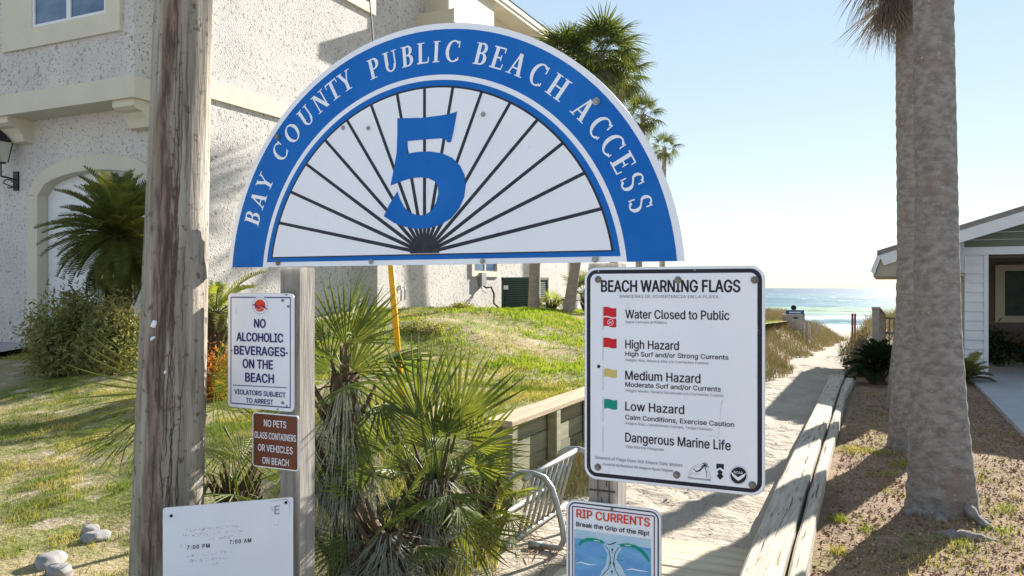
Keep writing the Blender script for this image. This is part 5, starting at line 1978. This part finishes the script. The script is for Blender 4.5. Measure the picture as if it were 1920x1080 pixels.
# ------------------------------------------------------------------ tall palms
def palm_trunk(root, pts, rads, m, n=40, per=34, rough=.02, seed=1):
    """tapered trunk through control points, with shallow rings and pits"""
    mb = MB()
    pts = [Vector(p) for p in pts]
    rows = []
    for i in range(len(pts) - 1):
        k = max(2, int((pts[i + 1] - pts[i]).length * per))
        for j in range(k):
            t = j / k
            rows.append((pts[i].lerp(pts[i + 1], t), rads[i] + (rads[i + 1] - rads[i]) * t))
    rows.append((pts[-1], rads[-1]))
    for c, r in rows:
        for k in range(n):
            a = 2 * math.pi * k / n
            d = mn.noise(Vector((math.cos(a) * 1.6 + seed, math.sin(a) * 1.6, c.z * .8)))
            e = mn.noise(Vector((math.cos(a) * 4 + seed, math.sin(a) * 4, c.z * 13)))
            ring = math.sin(c.z * 52 + 2 * d)
            rr = r * (1 + rough * 1.2 * d + rough * .5 * e + rough * .8 * ring * (.4 + abs(d) * 1.5))
            mb.v.append((c.x + rr * math.cos(a), c.y + rr * math.sin(a), c.z))
    for i in range(len(rows) - 1):
        for k in range(n):
            a, b = i * n + k, i * n + (k + 1) % n
            mb.f.append((a, b, b + n, a + n))
    return mb.build('trunk', m, root, True)


big = [fan_frond(30, .9, .85, .5, 80 + i, 120, .9, m_farfrond) for i in range(3)]
bigdead = [fan_frond(26, .45, .80, .25, 90 + i, 48, .6, m_skirt, .5, .3, .3) for i in range(4)]


def crown(root, c, nl, nd, sc_, seed, live_=big, dead_=bigdead, elr=(-.5, 1.4)):
    r = random.Random(seed)
    for i in range(nl):
        t = (i + .5) / nl
        place_frond(r.choice(live_), root, c, i * 2.4 + r.uniform(-.2, .2), elr[0] + (elr[1] - elr[0]) * t, r.uniform(-.5, .5), sc_ * r.uniform(.85, 1.1))
    for i in range(nd):
        az = r.uniform(0, 6.283)
        place_frond(r.choice(dead_), root, Vector(c) + Vector((.1 * math.cos(az), .1 * math.sin(az), -r.uniform(0, .6) * sc_)), az, r.uniform(-1.35, -.75), r.uniform(-.5, .5), sc_ * r.uniform(.8, 1.1), 'dead_frond')


D1 = 5.55
b1 = at(1766, 540, D1)
b1 = Vector((b1.x, b1.y, .03))
def rel(px, z, D, b):
    p = at(px, 540, D)
    return Vector((p.x - b.x, p.y - b.y, z))


p1 = thing('palm_tree', 'nearest thick palm trunk with flared foot standing in the leaf litter', 'palm', b1)
ppx = D1 / F / 2
palm_trunk(p1, [rel(1766, -.15, D1, b1), rel(1766, .02, D1, b1), rel(1764, .25, D1, b1), rel(1758, .7, D1, b1), rel(1757, 1.3, D1, b1), rel(1756, 2.2, D1, b1), rel(1752, 3.0, D1, b1), rel(1750, 3.7, D1, b1), rel(1746, 7.4, D1, b1)],
           [.262, .238, .214, .186, .150, .134, .132, .128, .120], m_trunk, 56, 40, .022, 3)
crown(p1, rel(1746, 7.4, D1, b1), 30, 6, 1.0, 5, elr=(-.2, 1.4))
# roots
mb = MB()
for pts, r_ in (([(.12, -.16, .12), (.19, -.26, .06), (.26, -.36, .02), (.34, -.44, -.02)], [.035, .032, .026, .012]), ([(-.12, -.52, -.03), (.0, -.57, .012), (.12, -.60, .018), (.24, -.58, .0), (.34, -.60, -.03)], [.03, .045, .045, .035, .02]),
                ([(.13, -.12, .04), (.26, -.16, .0), (.4, -.2, -.03)], [.05, .035, .01]), ([(-.16, -.12, .03), (-.24, -.18, .0), (-.32, -.2, -.03)], [.045, .03, .01]), ([(-.02, -.22, .03), (.0, -.3, .0), (.02, -.36, -.03)], [.05, .035, .01])):
    pts = [Vector(p) for p in pts]
    fine, rads = [], []
    for a_ in range(len(pts) - 1):
        for k in range(5):
            t = k / 5
            p = pts[a_].lerp(pts[a_ + 1], t)
            w_ = r_[a_] + (r_[a_ + 1] - r_[a_]) * t
            fine.append(p + Vector((R.uniform(-.006, .006), R.uniform(-.006, .006), R.uniform(-.004, .004))))
            rads.append(w_ * R.uniform(.75, 1.2))
    mb.tube(fine, rads, 9)
mb.build('root', m_trunk, p1, True)

D2 = 7.75
b2 = at(1718, 540, D2)
b2 = Vector((b2.x, b2.y, .03))
p2 = thing('palm_tree', 'second palm trunk half hidden behind the nearest one with a hanging dry skirt', 'palm', b2)
palm_trunk(p2, [rel(1714, -.15, D2, b2), rel(1714, .05, D2, b2), rel(1716, .5, D2, b2), rel(1722, 1.1, D2, b2), rel(1724, 2.0, D2, b2), rel(1722, 3.3, D2, b2), rel(1716, 4.5, D2, b2), rel(1708, 6.9, D2, b2)],
           [.262, .238, .215, .20, .195, .20, .17, .15], m_trunk, 48, 30, .022, 9)
crown(p2, rel(1708, 6.8, D2, b2), 24, 0, .9, 8, elr=(.25, 1.4))
rr_ = random.Random(4)
for i in range(60):
    az = rr_.uniform(0, 6.283)
    az = math.pi + TH + rr_.uniform(-.8, .8)      # they hang on the path side
    c = rel(1698, rr_.uniform(4.6, 5.5), D2, b2)
    place_frond(rr_.choice(bigdead), p2, c, az, rr_.uniform(-1.42, -.85), rr_.uniform(-.8, .8), rr_.uniform(.6, .85), 'dead_frond')

D3 = 10.3
b3 = at(1690, 540, D3)
b3 = Vector((b3.x, b3.y, .03))
p3 = thing('palm_tree', 'farthest of the three palm trunks in the yard, only its left edge showing', 'palm', b3)
palm_trunk(p3, [rel(1690, -.15, D3, b3), rel(1690, .0, D3, b3), rel(1694, .5, D3, b3), rel(1702, 1.2, D3, b3), rel(1708, 2.2, D3, b3), rel(1732, 7.9, D3, b3)],
           [.20, .185, .165, .14, .13, .12], m_trunk, 36, 22, .02, 14)
crown(p3, rel(1732, 7.9, D3, b3), 24, 8, .9, 15)

# far palms behind the house corner
farlive = [fan_frond(22, .55, .62, .5, 110 + i, 125, .9, m_farfrond) for i in range(3)]
for (px0, D, pts, cpx, cpy, nl, s_, lab, ow) in (
    (1001, 18.6, [(1001, 594), (1003, 500), (1020, 300)], 1062, 118, 38, .92, 'slim palm left of its twin, trunk upright beside the air conditioner', .13),
    (1066, 18.0, [(1064, 604), (1079, 500), (1105, 300)], 1128, 100, 46, .96, 'slim leaning palm with the tallest crown above the half round sign', .12),
    (1150, 23, [(1150, 600), (1152, 400), (1158, 250)], 1166, 142, 34, .9, 'middle palm crown just right of the tallest crown', .11),
    (1200, 27, [(1196, 600), (1200, 400)], 1206, 216, 26, .78, 'lower round palm crown at the right shoulder of the half round sign', .11),
    (1246, 30, [(1240, 600), (1243, 400)], 1246, 276, 16, .66, 'smallest and lowest palm crown right of the half round sign', .10)):
    P_ = [at(a_, b_, D) for a_, b_ in pts] + [at(cpx, cpy, D)]
    gz_ = gl(P_[0].x, P_[0].y)
    P_[0].z = gz_ - .1
    b_ = Vector((P_[0].x, P_[0].y, gz_))
    rt_ = thing('palm_tree', lab, 'palm', b_)
    palm_trunk(rt_, [p - b_ for p in P_], [ow * 1.15] + [ow] * (len(P_) - 2) + [ow * .8], m_trunk2, 14, 5, .03, px0)
    crown(rt_, P_[-1] - b_, nl, int(nl * .25), s_, px0, farlive, [fan_frond(16, .4, .5, 1.0, 130 + px0, 60, .6, m_dead)], (-1.15, 1.4))

# dark sago bush by the far end of the edging, and plants by the cottage
x, y = spot(1646, 12.9)
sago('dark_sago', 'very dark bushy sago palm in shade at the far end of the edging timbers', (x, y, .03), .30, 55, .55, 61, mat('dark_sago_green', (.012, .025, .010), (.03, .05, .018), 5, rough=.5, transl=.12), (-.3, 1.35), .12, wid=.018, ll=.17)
x, y = spot(1612, 14.2)
shrub('dry_bush', 'brown dry bush between the sandy path and the dark sago', (x, y, .0), .38, .5, .75, 2600, m_straw, 63, .05)
x, y = spot(1812, 13.0)
sago('dark_sago', 'small dark palm peeping out between the palm trunk and the siding column', (x, y, .03), .12, 18, .55, 65, m_sago, (0, 1.2), .07, wid=.014)
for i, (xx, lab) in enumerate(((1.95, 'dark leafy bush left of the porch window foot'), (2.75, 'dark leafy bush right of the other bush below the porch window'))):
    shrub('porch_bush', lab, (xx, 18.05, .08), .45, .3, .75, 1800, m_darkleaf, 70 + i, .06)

# ------------------------------------------------------------------ far end of the path
# bin box with a blue panel on top
xb, yb = spot(1486, 24.5)
zb0 = float(g_base(xb, yb))
ztop_ = EYE + (540 - 586) / F * 24.5
bn = thing('bin_box', 'pale wooden litter bin box with a blue lid panel among the dune grass', 'bin', (xb, yb, zb0), TH)
hb = ztop_ - zb0
for i in range(4):
    MB().box(-.26 + i * .12, -.26 + i * .12 + .112, -.27, -.25, .05, hb - .08).build('front_slat', m_box, bn)
MB().box(-.255, .255, -.248, .25, .03, hb - .05).build('body', m_box, bn)
MB().box(.256, .275, -.27, .27, .0, hb - .03).build('side_panel', m_rail, bn)
MB().box(-.07, .07, -.275, -.2505, hb - .18, hb - .13).build('slot', m_hole, bn)
MB().box(-.30, .25, -.29, -.25, hb - .045, hb + .08).build('blue_panel', m_bluelid, bn)
MB().box(-.2, .15, -.292, -.2905, hb + .0, hb + .03).build('white_line', m_white, bn)
MB().tube([(0, -.1, hb + .08), (0, -.1, hb + .14), (0, -.1, hb + .20), (0, -.1, hb + .23)], [.05, .09, .07, .02], 10).build('knob', m_hole, bn, True)
# bollard posts beside it
for i, (px, py0, py1, D, lean, lab) in enumerate(((1505, 607, 646, 23.5, .02, 'leftmost short wooden fence post beside the bin box'), (1509.5, 601, 645, 25.0, 0, 'tall pale fence post just right of the leftmost one'),
                                       (1513, 603, 644, 24.0, .01, 'middle wooden fence post of the short row by the path'), (1518, 610, 640, 26.0, -.02, 'shorter fence post second from the path'), (1524, 605, 640, 25.0, .12, 'leaning fence post nearest the sandy path'))):
    p = at(px, py1, D)
    zt_ = EYE + (540 - py0) / F * D
    zg = float(g_base(p.x, p.y))
    o = thing('fence_post', lab, 'post', (p.x, p.y, zg), 0, 'short fence posts by the bin box')
    h_ = zt_ - zg
    MB().tube([(0, 0, -.2), (lean, 0, h_ - .02), (lean, 0, h_)], [.045, .042, .03], 8).build('shaft', m_rail, o, True)
for px, py0, lab in ((1597.5, 588, 'left rusty stake standing in the dune grass right of the path'), (1602.5, 588, 'right rusty stake standing in the dune grass right of the path')):
    D = 19.5 if px < 1600 else 20.5
    p = at(px, 640, D)
    zg = float(g_base(p.x, p.y))
    o = thing('stake', lab, 'stake', (p.x, p.y, zg), 0, 'rusty stakes')
    h_ = EYE + (540 - py0) / F * D - zg
    MB().tube([(0, 0, -.2), (.01, 0, h_)], .026, 7).build('shaft', m_redpole, o)
# deck railing
dk = thing('deck_railing', 'grey wooden deck railing beyond the dark bush right of the path', 'railing')
D = 16.2
def rp_(px, py, D):
    return at(px, py, D)


q1, q2, q3 = rp_(1642, 578, 14.6), rp_(1654, 596, 17.2), rp_(1700, 598, 17.2)
def stick(a, b, w, h, name, m=m_rail):
    a, b = Vector(a), Vector(b)
    d = (b - a).normalized()
    s_ = d.cross(Vector((0, 0, 1)))
    s_ = s_.normalized() * w / 2 if s_.length > .01 else Vector((w / 2, 0, 0))
    u_ = s_.cross(d).normalized() * h / 2
    vs = [p + sx * s_ + sz * u_ for p in (a, b) for sx, sz in ((-1, -1), (1, -1), (1, 1), (-1, 1))]
    return MB().add(vs, [(0, 1, 2, 3), (7, 6, 5, 4), (0, 4, 5, 1), (1, 5, 6, 2), (2, 6, 7, 3), (3, 7, 4, 0)]).build(name, m, dk)


stick(q1 + Vector((0, 0, .0)), q2 + Vector((0, 0, .04)), .14, .045, 'handrail')
stick(q2, q3, .14, .045, 'handrail')
for p, hh in ((q1, 1.25), (q2, 1.1), (q3, 1.1)):
    stick((p.x, p.y, p.z - .03), (p.x, p.y, -.1), .12, .12, 'rail_post')
stick(q1.lerp(q2, .5) + Vector((0, 0, -.03)), (q1.lerp(q2, .5).x, q1.lerp(q2, .5).y, 0), .10, .10, 'rail_post')
for i in range(5):
    p = q2.lerp(q3, (i + .6) / 5.4)
    stick((p.x, p.y, p.z - .03), (p.x, p.y, .35), .035, .035, 'baluster')
for dz in (-.22, -.62):
    stick(q2 + Vector((0, 0, dz - .1)), q3 + Vector((0, 0, dz - .1)), .04, .06, 'lower_rail')
MB().box(q2.x, q3.x + .6, q2.y - .1, q2.y + 1.4, .22, .30).build('deck_floor', m_rail, dk)

# ------------------------------------------------------------------ stones at bottom left
def stone(label, px, py, D, sx, sy, sz, seed, grp='pale stones on the lawn edge'):
    p = at(px, py, D)
    zg = gl(p.x, p.y)
    root = bpy.data.meshes.new('stone')
    import bmesh
    bm = bmesh.new()
    bmesh.ops.create_icosphere(bm, subdivisions=3, radius=1)
    for v in bm.verts:
        c = v.co.copy()
        d = 1 + .28 * mn.noise(c * 1.3 + Vector((seed, 0, 0))) + .08 * mn.noise(c * 4 + Vector((0, seed, 0)))
        c = c * d
        c.z = max(-.5, min(.75, c.z))
        v.co = Vector((c.x * sx, c.y * sy, c.z * sz))
    bm.to_mesh(root)
    bm.free()
    o = link('stone', root, m_stone, None, True, label=label, category='stone', group=grp)
    o.location = (p.x, p.y, zg + sz * .35)
    o.rotation_euler = (0, 0, seed)
    return o


for lab, px, py, sx, sy, sz, sd_ in (('flat pale stone left of the pole, upper one of the stones', 178, 1012, .085, .06, .045, 1), ('small pale stone touching the upper flat stone', 170, 998, .05, .05, .04, 6),
                                     ('large rounded pale stone in the bottom left corner', 95, 1058, .10, .07, .055, 2), ('pale stone in front of the large rounded one', 110, 1078, .08, .06, .05, 3)):
    D = 4.0
    for _ in range(8):
        p = at(px, py, D)
        D = (EYE - gl(p.x, p.y)) * F / (py - 540)
    stone(lab, px, py, D, sx, sy, sz, sd_)
